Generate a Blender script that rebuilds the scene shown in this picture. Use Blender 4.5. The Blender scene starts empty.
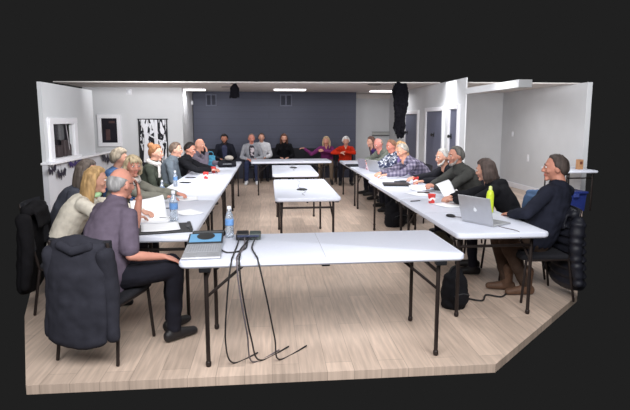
import bpy, bmesh, math, random
import numpy as np
from mathutils import Vector, Matrix, noise
from mathutils.kdtree import KDTree
random.seed(7); rng = np.random.default_rng(7)
scn = bpy.context.scene
COL = scn.collection
PI = math.pi

# ------------------------------------------------------------------ materials
def lin(c):
    c = c / 255.0
    return c / 12.92 if c <= 0.04045 else ((c + 0.055) / 1.055) ** 2.4
def rgb(r, g, b): return (lin(r), lin(g), lin(b), 1.0)
_M = {}
def mat(name, col, rough=0.6, var=0.12, scale=30.0, bump=0.0, metal=0.0, spec=0.4, stretch=(1, 1, 1), sheen=0.0, trans=0.0, alpha=1.0):
    """principled material whose colour varies a little with object-space noise"""
    if name in _M: return _M[name]
    m = bpy.data.materials.new(name); m.use_nodes = True
    nt = m.node_tree; b = nt.nodes['Principled BSDF']
    c = rgb(*col)
    tc = nt.nodes.new('ShaderNodeTexCoord'); mp = nt.nodes.new('ShaderNodeMapping'); mp.inputs['Scale'].default_value = stretch
    nz = nt.nodes.new('ShaderNodeTexNoise'); nz.inputs['Scale'].default_value = scale; nz.inputs['Detail'].default_value = 4
    nt.links.new(tc.outputs['Object'], mp.inputs['Vector']); nt.links.new(mp.outputs['Vector'], nz.inputs['Vector'])
    rp = nt.nodes.new('ShaderNodeValToRGB')
    rp.color_ramp.elements[0].position = 0.3; rp.color_ramp.elements[1].position = 0.7
    rp.color_ramp.elements[0].color = [x * (1 - var) for x in c[:3]] + [1]
    rp.color_ramp.elements[1].color = [min(1, x * (1 + var)) for x in c[:3]] + [1]
    nt.links.new(nz.outputs['Fac'], rp.inputs['Fac']); nt.links.new(rp.outputs['Color'], b.inputs['Base Color'])
    b.inputs['Roughness'].default_value = rough; b.inputs['Metallic'].default_value = metal
    b.inputs['Specular IOR Level'].default_value = spec
    if sheen: b.inputs['Sheen Weight'].default_value = sheen
    if trans: b.inputs['Transmission Weight'].default_value = trans
    if bump:
        bp = nt.nodes.new('ShaderNodeBump'); bp.inputs['Strength'].default_value = bump; bp.inputs['Distance'].default_value = 0.01
        nt.links.new(nz.outputs['Fac'], bp.inputs['Height']); nt.links.new(bp.outputs['Normal'], b.inputs['Normal'])
    _M[name] = m
    return m
def emis(name, col, strength):
    m = bpy.data.materials.new(name); m.use_nodes = True
    b = m.node_tree.nodes['Principled BSDF']
    b.inputs['Base Color'].default_value = rgb(*col)
    b.inputs['Emission Color'].default_value = rgb(*col); b.inputs['Emission Strength'].default_value = strength
    return m
def pattern(name, kind, cols, scale, rough=0.8):
    """plaid, blotch, stripe and tree patterns belonging to the cloth itself"""
    m = bpy.data.materials.new(name); m.use_nodes = True
    nt = m.node_tree; b = nt.nodes['Principled BSDF']; b.inputs['Roughness'].default_value = rough
    tc = nt.nodes.new('ShaderNodeTexCoord')
    def wave(direction, sc, dist=0.0):
        w = nt.nodes.new('ShaderNodeTexWave'); w.bands_direction = direction
        w.inputs['Scale'].default_value = sc; w.inputs['Distortion'].default_value = dist
        nt.links.new(tc.outputs['Object'], w.inputs['Vector']); return w
    rp = nt.nodes.new('ShaderNodeValToRGB'); rp.color_ramp.interpolation = 'CONSTANT' if kind in ('blotch', 'tree') else 'LINEAR'
    while len(rp.color_ramp.elements) < len(cols): rp.color_ramp.elements.new(0.5)
    for i, c in enumerate(cols):
        rp.color_ramp.elements[i].position = i / max(1, len(cols) - (0 if kind in ('blotch', 'tree') else 1)); rp.color_ramp.elements[i].color = rgb(*c)
    if kind == 'plaid':
        a = wave('Z', scale); c = wave('Y', scale); x = wave('X', scale)
        ad = nt.nodes.new('ShaderNodeMath'); ad.operation = 'ADD'; ad2 = nt.nodes.new('ShaderNodeMath'); ad2.operation = 'ADD'
        mu = nt.nodes.new('ShaderNodeMath'); mu.operation = 'MULTIPLY'; mu.inputs[1].default_value = 0.34
        nt.links.new(a.outputs['Fac'], ad.inputs[0]); nt.links.new(c.outputs['Fac'], ad.inputs[1])
        nt.links.new(ad.outputs[0], ad2.inputs[0]); nt.links.new(x.outputs['Fac'], ad2.inputs[1])
        nt.links.new(ad2.outputs[0], mu.inputs[0]); nt.links.new(mu.outputs[0], rp.inputs['Fac'])
    elif kind == 'blotch':
        v = nt.nodes.new('ShaderNodeTexNoise'); v.inputs['Scale'].default_value = scale; v.inputs['Detail'].default_value = 1
        mr = nt.nodes.new('ShaderNodeMapRange'); mr.inputs['From Min'].default_value = 0.3; mr.inputs['From Max'].default_value = 0.7
        nt.links.new(tc.outputs['Object'], v.inputs['Vector']); nt.links.new(v.outputs['Fac'], mr.inputs['Value']); nt.links.new(mr.outputs['Result'], rp.inputs['Fac'])
    elif kind == 'tree':   # tall trunks and bare branches
        mp = nt.nodes.new('ShaderNodeMapping'); mp.inputs['Scale'].default_value = (1.0, 1.0, 0.28)
        v = nt.nodes.new('ShaderNodeTexNoise'); v.inputs['Scale'].default_value = scale; v.inputs['Detail'].default_value = 3; v.inputs['Distortion'].default_value = 0.7
        mr = nt.nodes.new('ShaderNodeMapRange'); mr.inputs['From Min'].default_value = 0.3; mr.inputs['From Max'].default_value = 0.7
        nt.links.new(tc.outputs['Object'], mp.inputs['Vector']); nt.links.new(mp.outputs['Vector'], v.inputs['Vector'])
        nt.links.new(v.outputs['Fac'], mr.inputs['Value']); nt.links.new(mr.outputs['Result'], rp.inputs['Fac'])
    else:
        w = wave('Z', scale, 0.5); nt.links.new(w.outputs['Fac'], rp.inputs['Fac'])
    nt.links.new(rp.outputs['Color'], b.inputs['Base Color'])
    return m

def planks(name, base, vx, vy, rough, line, axis='floor', bumpy=0.15, var=0.1):
    """boards: brick texture in the plane of the surface with streaky grain"""
    m = bpy.data.materials.new(name); m.use_nodes = True
    nt = m.node_tree; b = nt.nodes['Principled BSDF']; b.inputs['Roughness'].default_value = rough
    tc = nt.nodes.new('ShaderNodeTexCoord'); sp = nt.nodes.new('ShaderNodeSeparateXYZ'); cb = nt.nodes.new('ShaderNodeCombineXYZ')
    nt.links.new(tc.outputs['Object'], sp.inputs[0])
    if axis == 'floor': a, c = 'Y', 'X'
    else: a, c = 'X', 'Z'
    nt.links.new(sp.outputs[a], cb.inputs['X']); nt.links.new(sp.outputs[c], cb.inputs['Y'])
    br = nt.nodes.new('ShaderNodeTexBrick'); br.inputs['Scale'].default_value = 1.0
    br.inputs['Brick Width'].default_value = vx; br.inputs['Row Height'].default_value = vy
    br.inputs['Mortar Size'].default_value = line; br.inputs['Bias'].default_value = 0.0
    c0 = rgb(*base)
    br.inputs['Color1'].default_value = [x * (1 - var) for x in c0[:3]] + [1]
    br.inputs['Color2'].default_value = [min(1, x * (1 + var)) for x in c0[:3]] + [1]
    br.inputs['Mortar'].default_value = [x * 0.62 for x in c0[:3]] + [1]
    nt.links.new(cb.outputs[0], br.inputs['Vector'])
    mp = nt.nodes.new('ShaderNodeMapping'); mp.inputs['Scale'].default_value = (1.2, 16, 1)
    nt.links.new(cb.outputs[0], mp.inputs['Vector'])
    nz = nt.nodes.new('ShaderNodeTexNoise'); nz.inputs['Scale'].default_value = 2.5; nz.inputs['Detail'].default_value = 5
    nt.links.new(mp.outputs[0], nz.inputs['Vector'])
    mr = nt.nodes.new('ShaderNodeMapRange'); mr.inputs['From Min'].default_value = 0.3; mr.inputs['From Max'].default_value = 0.7
    mr.inputs['To Min'].default_value = 1 - var * 1.3; mr.inputs['To Max'].default_value = 1 + var
    nt.links.new(nz.outputs['Fac'], mr.inputs['Value'])
    mx = nt.nodes.new('ShaderNodeMix'); mx.data_type = 'RGBA'; mx.blend_type = 'MULTIPLY'; mx.inputs['Factor'].default_value = 1.0
    nt.links.new(br.outputs['Color'], mx.inputs['A']); nt.links.new(mr.outputs['Result'], mx.inputs['B'])
    nt.links.new(mx.outputs['Result'], b.inputs['Base Color'])
    bp = nt.nodes.new('ShaderNodeBump'); bp.inputs['Strength'].default_value = bumpy; bp.inputs['Distance'].default_value = 0.004; bp.invert = True
    nt.links.new(br.outputs['Fac'], bp.inputs['Height']); nt.links.new(bp.outputs['Normal'], b.inputs['Normal'])
    return m

WALL = mat('wall_paint', (205, 206, 209), 0.85, 0.025, 3.0, spec=0.2)
WHITE_WALL = mat('white_wall_paint', (196, 196, 202), 0.8, 0.025, 3.0, spec=0.2)
CEIL = mat('ceiling_paint', (214, 209, 206), 0.9, 0.03, 3.0, spec=0.1)
NAVY = planks('navy_boards', (62, 65, 83), 4.2, 0.185, 0.6, 0.004, 'wall', 0.2, 0.05)
FLOOR = planks('oak_floor', (198, 177, 161), 1.3, 0.18, 0.42, 0.002, 'floor', 0.1, 0.14)
TRIM = mat('white_trim', (232, 231, 236), 0.5, 0.02, 4.0)
DOORP = mat('navy_door_paint', (98, 100, 118), 0.5, 0.04, 4.0)
PLASTIC = mat('white_table_plastic', (212, 215, 228), 0.42, 0.02, 60.0, bump=0.03)
IRON = mat('black_brown_steel', (44, 36, 34), 0.45, 0.1, 20.0, metal=0.3)
BLACKP = mat('black_plastic', (26, 26, 29), 0.45, 0.15, 25.0)
DARKG = mat('dark_grey_plastic', (58, 60, 64), 0.45, 0.1, 25.0)
CHAIRF = mat('black_chair_fabric', (30, 30, 36), 0.9, 0.2, 60.0, bump=0.2)
SILVER = mat('silver_aluminium', (188, 189, 194), 0.38, 0.03, 20.0, metal=0.55)
KEYS = mat('grey_keycaps', (150, 151, 156), 0.6, 0.05, 20.0)
PAPER = mat('white_paper', (240, 240, 244), 0.9, 0.02, 20.0, spec=0.1)
GLASSD = mat('dark_window_glass', (42, 40, 46), 0.12, 0.25, 4.0, spec=0.6)
BOTTLE = mat('clear_bottle_plastic', (214, 224, 236), 0.12, 0.03, 8.0, trans=0.72)
BLUE = mat('blue_label', (104, 146, 200), 0.5, 0.15, 40.0)
WHITEC = mat('white_cap', (232, 234, 240), 0.5, 0.03, 20.0)
RED = mat('red_cup_print', (206, 62, 58), 0.55, 0.1, 30.0)
SKINS = {}
def skin(c):
    c = tuple(int(v * f) for v, f in zip(c, (0.95, 0.92, 0.91)))
    if c not in SKINS: SKINS[c] = mat('skin_%d_%d_%d' % c, c, 0.55, 0.07, 18.0, spec=0.35)
    return SKINS[c]
def lips(c):
    k = tuple(int(v * f) for v, f in zip(c, (0.92, 0.80, 0.80)))
    return mat('lips_%d_%d_%d' % k, k, 0.5, 0.05, 30.0)
def cloth(c, tag=''): return mat('cloth%s_%d_%d_%d' % ((tag,) + c), c, 0.9, 0.14, 14.0, bump=0.25, spec=0.15)
def hairm(c): return mat('hair_%d_%d_%d' % c, c, 0.65, 0.38, 34.0, bump=0.5, spec=0.3, stretch=(1, 1, 0.25))

# ------------------------------------------------------------------ objects
def prop(o, label=None, cat=None, group=None, kind=None):
    if label: o['label'] = label
    if cat: o['category'] = cat
    if group: o['group'] = group
    if kind: o['kind'] = kind
    return o
def empty(name, loc=(0, 0, 0), rz=0.0, **k):
    o = bpy.data.objects.new(name, None); COL.objects.link(o); o.empty_display_size = 0.1
    o.location = loc; o.rotation_euler = (0, 0, rz); return prop(o, **k)
class Geo:
    def __init__(s): s.v = []; s.f = []; s.t = []
    def add(s, verts, faces, tag=0):
        n = len(s.v); s.v.extend([tuple(p) for p in verts]); s.f.extend([tuple(i + n for i in f) for f in faces]); s.t.extend([tag] * len(verts)); return s
    def box(s, c, d, bev=0.0, rz=0.0, seg=2, tag=0, rot=None):
        bm = bmesh.new(); bmesh.ops.create_cube(bm, size=1.0)
        bmesh.ops.scale(bm, vec=d, verts=bm.verts)
        if bev > 0: bmesh.ops.bevel(bm, geom=list(bm.edges), offset=min(bev, min(d) * 0.49), segments=seg, profile=0.5, affect='EDGES')
        R = rot if rot is not None else Matrix.Rotation(rz, 3, 'Z')
        bm.verts.ensure_lookup_table(); bm.verts.index_update()
        s.add([R @ v.co + Vector(c) for v in bm.verts], [[v.index for v in f.verts] for f in bm.faces], tag); bm.free(); return s
    def tube(s, pts, rad, side=None, n=10, tag=0, caps=True):
        """loft of ellipses along a path; rad is r or (r_side, r_other) per point"""
        P = [Vector(p) for p in pts]; k = len(P); rings = []
        R = [(r, r) if not isinstance(r, (tuple, list)) else r for r in (rad if isinstance(rad, (list, tuple)) and len(rad) == k else [rad] * k)]
        T = []
        for i in range(k):
            t = (P[min(i + 1, k - 1)] - P[max(i - 1, 0)]); T.append(t.normalized() if t.length > 1e-9 else Vector((0, 0, 1)))
        x = Vector(side) if side is not None else (Vector((1, 0, 0)) if abs(T[0].x) < 0.8 else Vector((0, 1, 0)))
        if caps:   # rounded ends
            def cap(p, t, r, sgn):
                h = min(r) * 0.8
                return [(p + t * (sgn * h * a), (r[0] * b, r[1] * b), t) for a, b in ((0.55, 0.84), (0.9, 0.45))]
            seq = list(reversed(cap(P[0], T[0], R[0], -1))) + [(P[i], R[i], T[i]) for i in range(k)] + cap(P[-1], T[-1], R[-1], 1)
        else: seq = [(P[i], R[i], T[i]) for i in range(k)]
        V = []
        for p, r, t in seq:
            x = (x - t * x.dot(t))
            if x.length < 1e-5: x = t.orthogonal()
            x.normalize(); y = t.cross(x)
            for j in range(n):
                a = 2 * PI * j / n; V.append(p + x * (math.cos(a) * r[0]) + y * (math.sin(a) * r[1]))
        F = []; m = len(seq)
        for i in range(m - 1):
            for j in range(n): F.append((i * n + j, i * n + (j + 1) % n, (i + 1) * n + (j + 1) % n, (i + 1) * n + j))
        F.append(tuple(reversed(range(n)))); F.append(tuple((m - 1) * n + j for j in range(n)))
        return s.add(V, F, tag)
    def ell(s, c, r, R=None, tag=0, nu=16, nv=10):
        R = R or Matrix.Identity(3); c = Vector(c); V = [c + R @ Vector((0, 0, r[2]))]
        for i in range(1, nv):
            th = PI * i / nv
            for j in range(nu):
                a = 2 * PI * j / nu; V.append(c + R @ Vector((r[0] * math.sin(th) * math.cos(a), r[1] * math.sin(th) * math.sin(a), r[2] * math.cos(th))))
        V.append(c + R @ Vector((0, 0, -r[2]))); F = []
        for j in range(nu): F.append((0, 1 + j, 1 + (j + 1) % nu))
        for i in range(nv - 2):
            for j in range(nu):
                a = 1 + i * nu; F.append((a + j, a + nu + j, a + nu + (j + 1) % nu, a + (j + 1) % nu))
        l = len(V) - 1; a = 1 + (nv - 2) * nu
        for j in range(nu): F.append((l, a + (j + 1) % nu, a + j))
        return s.add(V, F, tag)
    def lathe(s, prof, c=(0, 0, 0), n=20, tag=0):
        V = []; F = []
        for r, z in prof:
            for j in range(n): a = 2 * PI * j / n; V.append((c[0] + r * math.cos(a), c[1] + r * math.sin(a), c[2] + z))
        m = len(prof)
        for i in range(m - 1):
            for j in range(n): F.append((i * n + j, i * n + (j + 1) % n, (i + 1) * n + (j + 1) % n, (i + 1) * n + j))
        F.append(tuple(reversed(range(n)))); F.append(tuple((m - 1) * n + j for j in range(n)))
        return s.add(V, F, tag)
    def prism(s, outline, to3d, depth, tag=0):
        n = len(outline); d = Vector(depth)
        A = [Vector(to3d(*p)) for p in outline]
        return s.add(A + [p + d for p in A], [tuple(range(n)), tuple(reversed(range(n, 2 * n)))] + [(i, n + i, n + (i + 1) % n, (i + 1) % n) for i in range(n)], tag)
def raw_mesh(name, g, off=(0, 0, 0)):
    me = bpy.data.meshes.new(name); o = Vector(off)
    me.from_pydata([Vector(p) - o for p in g.v], [], g.f)
    bm = bmesh.new(); bm.from_mesh(me); bmesh.ops.recalc_face_normals(bm, faces=bm.faces); bm.to_mesh(me); bm.free()
    me.update(); return me
def obj(name, g, mats, parent=None, smooth=False, loc=None, off=(0, 0, 0), rz=0.0, auto=None):
    me = raw_mesh(name, g, off)
    mats = mats if isinstance(mats, (list, tuple)) else [mats]
    for m in mats: me.materials.append(m)
    if len(mats) > 1:
        for p in me.polygons: p.material_index = g.t[p.vertices[0]]
    if smooth: me.polygons.foreach_set('use_smooth', [True] * len(me.polygons))
    o = bpy.data.objects.new(name, me); COL.objects.link(o)
    if parent: o.parent = parent
    if loc is not None: o.location = loc
    o.rotation_euler = (0, 0, rz)
    if auto:
        me.polygons.foreach_set('use_smooth', [True] * len(me.polygons)); me.set_sharp_from_angle(angle=auto)
    return o
_tmp = None
def remeshed(name, g, mats, voxel, parent=None, off=(0, 0, 0), smooth=3, wrinkle=0.0, wscale=8.0, groove=0.0):
    """merge overlapping closed pieces into one continuous skin"""
    me = raw_mesh('work', g, off)
    t = bpy.data.objects.new('work', me); COL.objects.link(t)
    md = t.modifiers.new('r', 'REMESH'); md.mode = 'VOXEL'; md.voxel_size = voxel; md.use_smooth_shade = True
    if smooth:
        sm = t.modifiers.new('s', 'SMOOTH'); sm.factor = 0.5; sm.iterations = smooth
    dg = bpy.context.evaluated_depsgraph_get()
    out = bpy.data.meshes.new_from_object(t.evaluated_get(dg)); out.name = name
    bpy.data.objects.remove(t); bpy.data.meshes.remove(me)
    mats = mats if isinstance(mats, (list, tuple)) else [mats]
    out.materials.clear()
    for m in mats: out.materials.append(m)
    if wrinkle or groove:
        out.update()
        N = [v.normal.copy() for v in out.vertices]
        for v, nn in zip(out.vertices, N):
            p = v.co + Vector(off)
            d = 0
            if wrinkle: d += wrinkle * noise.noise(Vector((p.x * wscale, p.y * wscale, p.z * wscale * 1.6))) + 0.5 * wrinkle * noise.noise(p * wscale * 2.3)
            if groove: d += groove * noise.noise(Vector((p.x * 55, p.y * 55, p.z * 9)))
            v.co += nn * d
    if len(mats) > 1:
        kd = KDTree(len(g.v))
        for i, p in enumerate(g.v): kd.insert(Vector(p) - Vector(off), i)
        kd.balance()
        out.polygons.foreach_set('material_index', [g.t[kd.find(p.center)[1]] for p in out.polygons])
    out.polygons.foreach_set('use_smooth', [True] * len(out.polygons))
    o = bpy.data.objects.new(name, out); COL.objects.link(o)
    if parent: o.parent = parent
    return o
def copy_tree(o, parent=None):
    c = o.copy(); COL.objects.link(c)
    if parent: c.parent = parent
    for ch in [x for x in o.children]: copy_tree(ch, c)
    return c
def struct(name, g, m, parent=None, **k):
    o = obj(name, g, m, parent, **k)
    if parent is None: o['kind'] = 'structure'
    return o
def wire(pts, r, n=8, sub=8):
    """smooth cable through points"""
    P = [Vector(p) for p in pts]; Q = [P[0]] + P + [P[-1]]; out = []
    for i in range(1, len(Q) - 2):
        for k in range(sub):
            t = k / sub; a, b, c, d = Q[i - 1], Q[i], Q[i + 1], Q[i + 2]
            out.append(0.5 * ((2 * b) + (c - a) * t + (2 * a - 5 * b + 4 * c - d) * t * t + (3 * b - a - 3 * c + d) * t ** 3))
    out.append(P[-1])
    return Geo().tube(out, [r] * len(out), n=n)

# ------------------------------------------------------------------ camera (1.63 m above the floor, pitched down a little, turned a little right)
F_PX = 510.0
cam = bpy.data.cameras.new('camera'); camo = bpy.data.objects.new('camera', cam); COL.objects.link(camo)
cam.sensor_width = 36.0; cam.sensor_fit = 'HORIZONTAL'; cam.lens = F_PX / 630 * 36
cam.shift_x = -2.0 / 630; cam.shift_y = -15.5 / 630
pitch = math.atan(69.5 / F_PX); yaw = math.atan(48 * math.cos(pitch) / F_PX)
camo.location = (0, 0, 1.63); camo.rotation_euler = (PI / 2 - pitch, 0, -yaw)
cam.clip_start = 0.05; cam.clip_end = 60
scn.camera = camo

# ------------------------------------------------------------------ room shell
CH = 2.4
fl = [(-1.52, 3.12), (1.50, 3.12), (2.86, 4.36), (5.98, 9.15), (5.98, 12.75), (3.7, 12.75), (3.7, 15.3), (-4.4, 15.3), (-4.4, 12.8), (-3.45, 10.4), (-3.45, 8.1), (-2.06, 4.3)]
struct('floor', Geo().prism(fl, lambda x, y: (x, y, 0), (0, 0, -0.06)), FLOOR)
# ceiling over the far half and over the side bay
struct('ceiling', Geo().prism([(-4.4, 11.12), (3.6, 10.66), (3.6, 15.3), (-4.4, 15.3)], lambda x, y: (x, y, CH), (0, 0, 0.02)), CEIL)
struct('ceiling_bay', Geo().prism([(3.75, 9.5), (5.98, 9.5), (5.98, 12.75), (3.75, 12.75)], lambda x, y: (x, y, 2.32), (0, 0, 0.02)), CEIL)
# left wall with the serving hatch, low wall with ledge below and beyond it
g = Geo()
g.box((-3.43, 8.24, 1.59), (0.06, 0.2, 1.22)); g.box((-3.43, 9.83, 1.59), (0.06, 1.1, 1.22))
g.box((-3.43, 8.81, 1.925), (0.06, 0.94, 0.55)); g.box((-3.43, 8.81, 1.0), (0.06, 0.94, 0.05))
struct('wall_left', g, WALL)
struct('wall_left_lower', Geo().box((-3.41, 9.74, 0.475), (0.08, 3.28, 0.95)), WHITE_WALL)
struct('trim_1', Geo().box((-3.385, 9.74, 0.963), (0.17, 3.30, 0.035), 0.008), TRIM)
struct('baseboard_left', Geo().box((-3.36, 9.71, 0.06), (0.02, 3.34, 0.12), 0.005), TRIM)
w = empty('window_1', (-3.4, 8.81, 0.98), kind='structure', label='white framed serving hatch with a dark kitchen behind it in the left wall')
g = Geo()
g.box((0.01, 0.54, 0.34), (0.05, 0.15, 0.70), 0.01); g.box((0.01, -0.47, 0.34), (0.05, 0.15, 0.70), 0.01)
g.box((0.013, 0.03, 0.635), (0.056, 1.164, 0.10), 0.01); g.box((0.033, 0.03, 0.02), (0.10, 1.18, 0.05), 0.01)
obj('window_frame', g, TRIM, w)
g = Geo(); g.box((-0.11, 0.0, 0.33), (0.01, 0.96, 0.66)); obj('pane', g, GLASSD, w)
g = Geo()   # dim shapes on the hatch counter
g.box((-0.05, -0.05, 0.14), (0.08, 0.16, 0.2), 0.02); g.box((-0.05, 0.2, 0.18), (0.08, 0.12, 0.28), 0.02); g.lathe([(0.05, 0), (0.05, 0.18), (0.02, 0.24)], (-0.05, 0.36, 0.04), 12); g.box((-0.06, -0.28, 0.1), (0.06, 0.14, 0.13), 0.02)
obj('hatch_contents', g, mat('hatch_dark', (60, 50, 52), 0.6, 0.2), w)
g = Geo(); g.tube([(-0.02, 0.22, 0.62), (-0.02, 0.3, 0.3), (-0.02, 0.34, 0.1)], 0.008); obj('hatch_cord', g, mat('hatch_cord', (150, 145, 150), 0.6), w)
# facing wall on the left (window 2, cloth), its return, navy wall, beige recess
struct('wall_back_left', Geo().box((-3.23, 12.77, 1.2), (2.3, 0.14, 2.4)), WALL)
struct('wall_return_left', Geo().box((-2.14, 13.6, 1.2), (0.12, 1.55, 2.4)), WALL)
struct('wall_back_navy', Geo().box((0.19, 14.4, 1.2), (4.5, 0.12, 2.4)), NAVY)
struct('wall_recess_back', Geo().box((3.02, 15.27, 1.2), (1.24, 0.1, 2.4)), WALL)
struct('wall_recess_side', Geo().box((2.39, 14.84, 1.2), (0.08, 0.78, 2.4)), WALL)
struct('trim_2', Geo().box((3.02, 15.18, 2.33), (1.2, 0.1, 0.13), 0.01), CEIL)
w = empty('window_2', (-3.80, 12.7, 1.38), kind='structure', label='small white framed window with dark glass in the back left wall')
g = Geo(); g.box((-0.225, -0.02, 0), (0.09, 0.06, 0.76), 0.01); g.box((0.225, -0.02, 0), (0.09, 0.06, 0.76), 0.01); g.box((0, -0.022, 0.335), (0.544, 0.066, 0.092), 0.01); g.box((0, -0.025, -0.335), (0.544, 0.072, 0.092), 0.01)
obj('window_frame', g, TRIM, w)
obj('pane', Geo().box((0, -0.003, 0), (0.37, 0.012, 0.59)), GLASSD, w)
g = Geo(); g.box((0.06, -0.012, 0.2), (0.14, 0.01, 0.05), 0.004); g.box((-0.04, -0.012, -0.1), (0.1, 0.01, 0.26), 0.004)
obj('pane_shape', g, mat('window_things', (74, 52, 52), 0.5, 0.3, 9), w); bpy.data.objects['pane_shape'].name = 'pane_shapes'  # flat red-brown shapes laid on the front of the pane
# door wall on the right
struct('wall_right', Geo().box((3.61, 12.25, 1.2), (0.02, 6.1, 2.4)), WALL)
def door(n, y0, y1, top, lab, hy=None):
    yc = (y0 + y1) / 2; L = y1 - y0
    w = empty('door_%d' % n, (3.6, yc, 0), kind='structure', label=lab)
    g = Geo(); t = 0.085
    g.box((-0.015, -L / 2 + t / 2, top / 2), (0.05, t, top), 0.008); g.box((-0.015, L / 2 - t / 2, top / 2), (0.05, t, top), 0.008); g.box((-0.018, 0, top - t / 2 + 0.002), (0.058, L + 0.004, t), 0.008)
    obj('door_frame', g, TRIM, w)
    obj('door_panel', Geo().box((0, 0, (top - t) / 2), (0.03, L - 2 * t, top - t), 0.003), DOORP, w)
    if hy is not None:
        g = Geo(); g.tube([(-0.015, hy, 0.99 + 0.32), (-0.06, hy, 0.99 + 0.32)], 0.014); g.ell((-0.07, hy, 0.99 + 0.32), (0.025, 0.035, 0.035))
        g.box((-0.018, hy, 1.31), (0.01, 0.06, 0.1), 0.004)
        obj('door_knob', g, BLACKP, w)
door(1, 12.1, 13.35, 1.86, 'farthest navy door on the right wall', 0.35)
door(2, 10.3, 11.55, 1.90, 'wide navy door in white frame on the right wall', 0.0)
door(3, 9.45, 10.02, 1.92, 'narrow navy door nearest the side bay', 0.12)
struct('wall_bay_back', Geo().box((4.85, 12.72, 1.17), (2.35, 0.12, 2.34)), WALL)
struct('wall_bay_side', Geo().box((5.99, 10.95, 1.165), (0.1, 3.5, 2.33)), WALL)
struct('baseboard_bay', Geo().box((5.925, 10.95, 0.06), (0.025, 3.5, 0.12), 0.005), TRIM)
struct('baseboard_bay_back', Geo().box((4.8, 12.645, 0.06), (2.2, 0.025, 0.12), 0.005), TRIM)
struct('trim_3', Geo().box((3.7, 8.2, 2.155), (0.2, 2.0, 0.11)), WALL)   # bulkhead over the bay opening
# ------------------------------------------------------------------ fixtures on walls and ceiling
LIGHTM = emis('lit_diffuser', (255, 252, 250), 3.5)
def strip(x0, x1, y, lab):
    t = empty('ceiling_light', ((x0 + x1) / 2, y, 2.4), label=lab, cat='ceiling light', group='lit strip lights at the far end of the ceiling')
    L = x1 - x0
    obj('housing', Geo().box((0, 0, -0.011), (L, 0.30, 0.02), 0.004), TRIM, t)
    obj('diffuser', Geo().box((0, 0, -0.033), (L - 0.03, 0.26, 0.022), 0.006), LIGHTM, t)
strip(-2.10, -1.56, 13.1, 'lit ceiling strip light above the left vent of the navy wall')
strip(0.12, 0.93, 12.9, 'lit ceiling strip light above the middle vent of the navy wall')
strip(2.62, 3.3, 13.3, 'lit ceiling strip light beside the tall black hanging drape')
VENT = mat('vent_grey_metal', (52, 54, 66), 0.6, 0.1); VENTF = mat('vent_frame_grey', (92, 95, 112), 0.6, 0.05)
def vent(x0, x1, lab):
    t = empty('wall_vent', ((x0 + x1) / 2, 14.34, 2.17), label=lab, cat='vent', group='air vents high on the navy wall')
    L = x1 - x0; g = Geo()
    g.box((0, -0.013, 0.145), (L + 0.002, 0.027, 0.031)); g.box((0, -0.013, -0.145), (L + 0.002, 0.027, 0.031)); g.box((-L / 2 + 0.015, -0.012, 0), (0.03, 0.024, 0.3)); g.box((L / 2 - 0.015, -0.012, 0), (0.03, 0.024, 0.3)); g.box((0, -0.012, 0), (0.035, 0.024, 0.3))
    obj('vent_frame', g, VENTF, t)
    for s in (-1, 1):
        g = Geo()
        for k in range(9): g.box((s * L / 4, -0.01, -0.115 + k * 0.029), (L / 2 - 0.05, 0.012, 0.016), rot=Matrix.Rotation(0.5, 3, 'X'))
        obj('louvre', g, VENT, t)
vent(-1.71, -1.42, 'left air vent on the navy wall, near its left end')
vent(0.31, 0.64, 'right air vent on the navy wall, above the woman in the black turtleneck')
t = empty('ceiling_vent', (2.26, 10.98, 2.4), label='round dark ceiling vent at the near ceiling edge', cat='vent')
obj('vent_ring', Geo().lathe([(0.13, 0), (0.15, -0.02), (0.11, -0.03), (0.1, -0.02)], n=24), mat('ceiling_vent_grey', (110, 104, 100), 0.6), t)
obj('vent_core', Geo().lathe([(0.1, -0.001), (0.06, -0.028), (0.01, -0.03)], n=20), DARKG, t)
t = empty('wall_sensor', (-3.31, 12.7, 2.3), label='round white detector high on the back left wall', cat='detector')
obj('sensor_dome', Geo().ell((0, -0.012, 0), (0.055, 0.03, 0.055)), WHITEC, t, smooth=True); obj('sensor_base', Geo().box((0, -0.004, 0), (0.13, 0.008, 0.13), 0.003), TRIM, t)
def plate(loc, axis, lab, h=0.12):
    t = empty('wall_plate', loc, label=lab, cat='switch')
    d = (0.012, 0.08, h) if axis == 'x' else (0.08, 0.012, h); e = (0.012, 0.03, 0.05) if axis == 'x' else (0.03, 0.012, 0.05)
    o = (-0.006, 0, 0) if axis == 'x' else (0, -0.006, 0); p = (-0.014, 0, 0) if axis == 'x' else (0, -0.014, 0)
    obj('cover_plate', Geo().box(o, d, 0.003), TRIM, t); obj('toggle', Geo().box(p, e, 0.003), WHITEC, t)
plate((5.94, 12.06, 1.29), 'x', 'upper white switch plate on the bay wall'); plate((5.94, 11.25, 0.76), 'x', 'lower white outlet plate on the bay wall, behind the man at the laptop', 0.16); plate((3.6, 8.95 + 0.3, 1.0), 'x', 'white switch plate beside the narrow navy door')
t = empty('wall_sensor', (-2.08, 14.2, 2.09), label='small white sensor on the return wall beside the navy wall', cat='detector')
obj('sensor_body', Geo().box((0.02, 0, 0), (0.05, 0.09, 0.11), 0.015), WHITEC, t)
t = empty('chalk_rail', (3.42, 15.2, 1.22), label='long narrow grey framed rail on the beige recess wall', cat='rail')
obj('rail_board', Geo().box((0, -0.02, 0), (0.68, 0.03, 0.11), 0.004), mat('rail_grey', (176, 176, 174), 0.5), t)
obj('rail_edge', Geo().box((0, -0.04, -0.05), (0.7, 0.05, 0.022), 0.004).box((0, -0.03, 0.055), (0.7, 0.03, 0.012)), DARKG, t)

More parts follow.
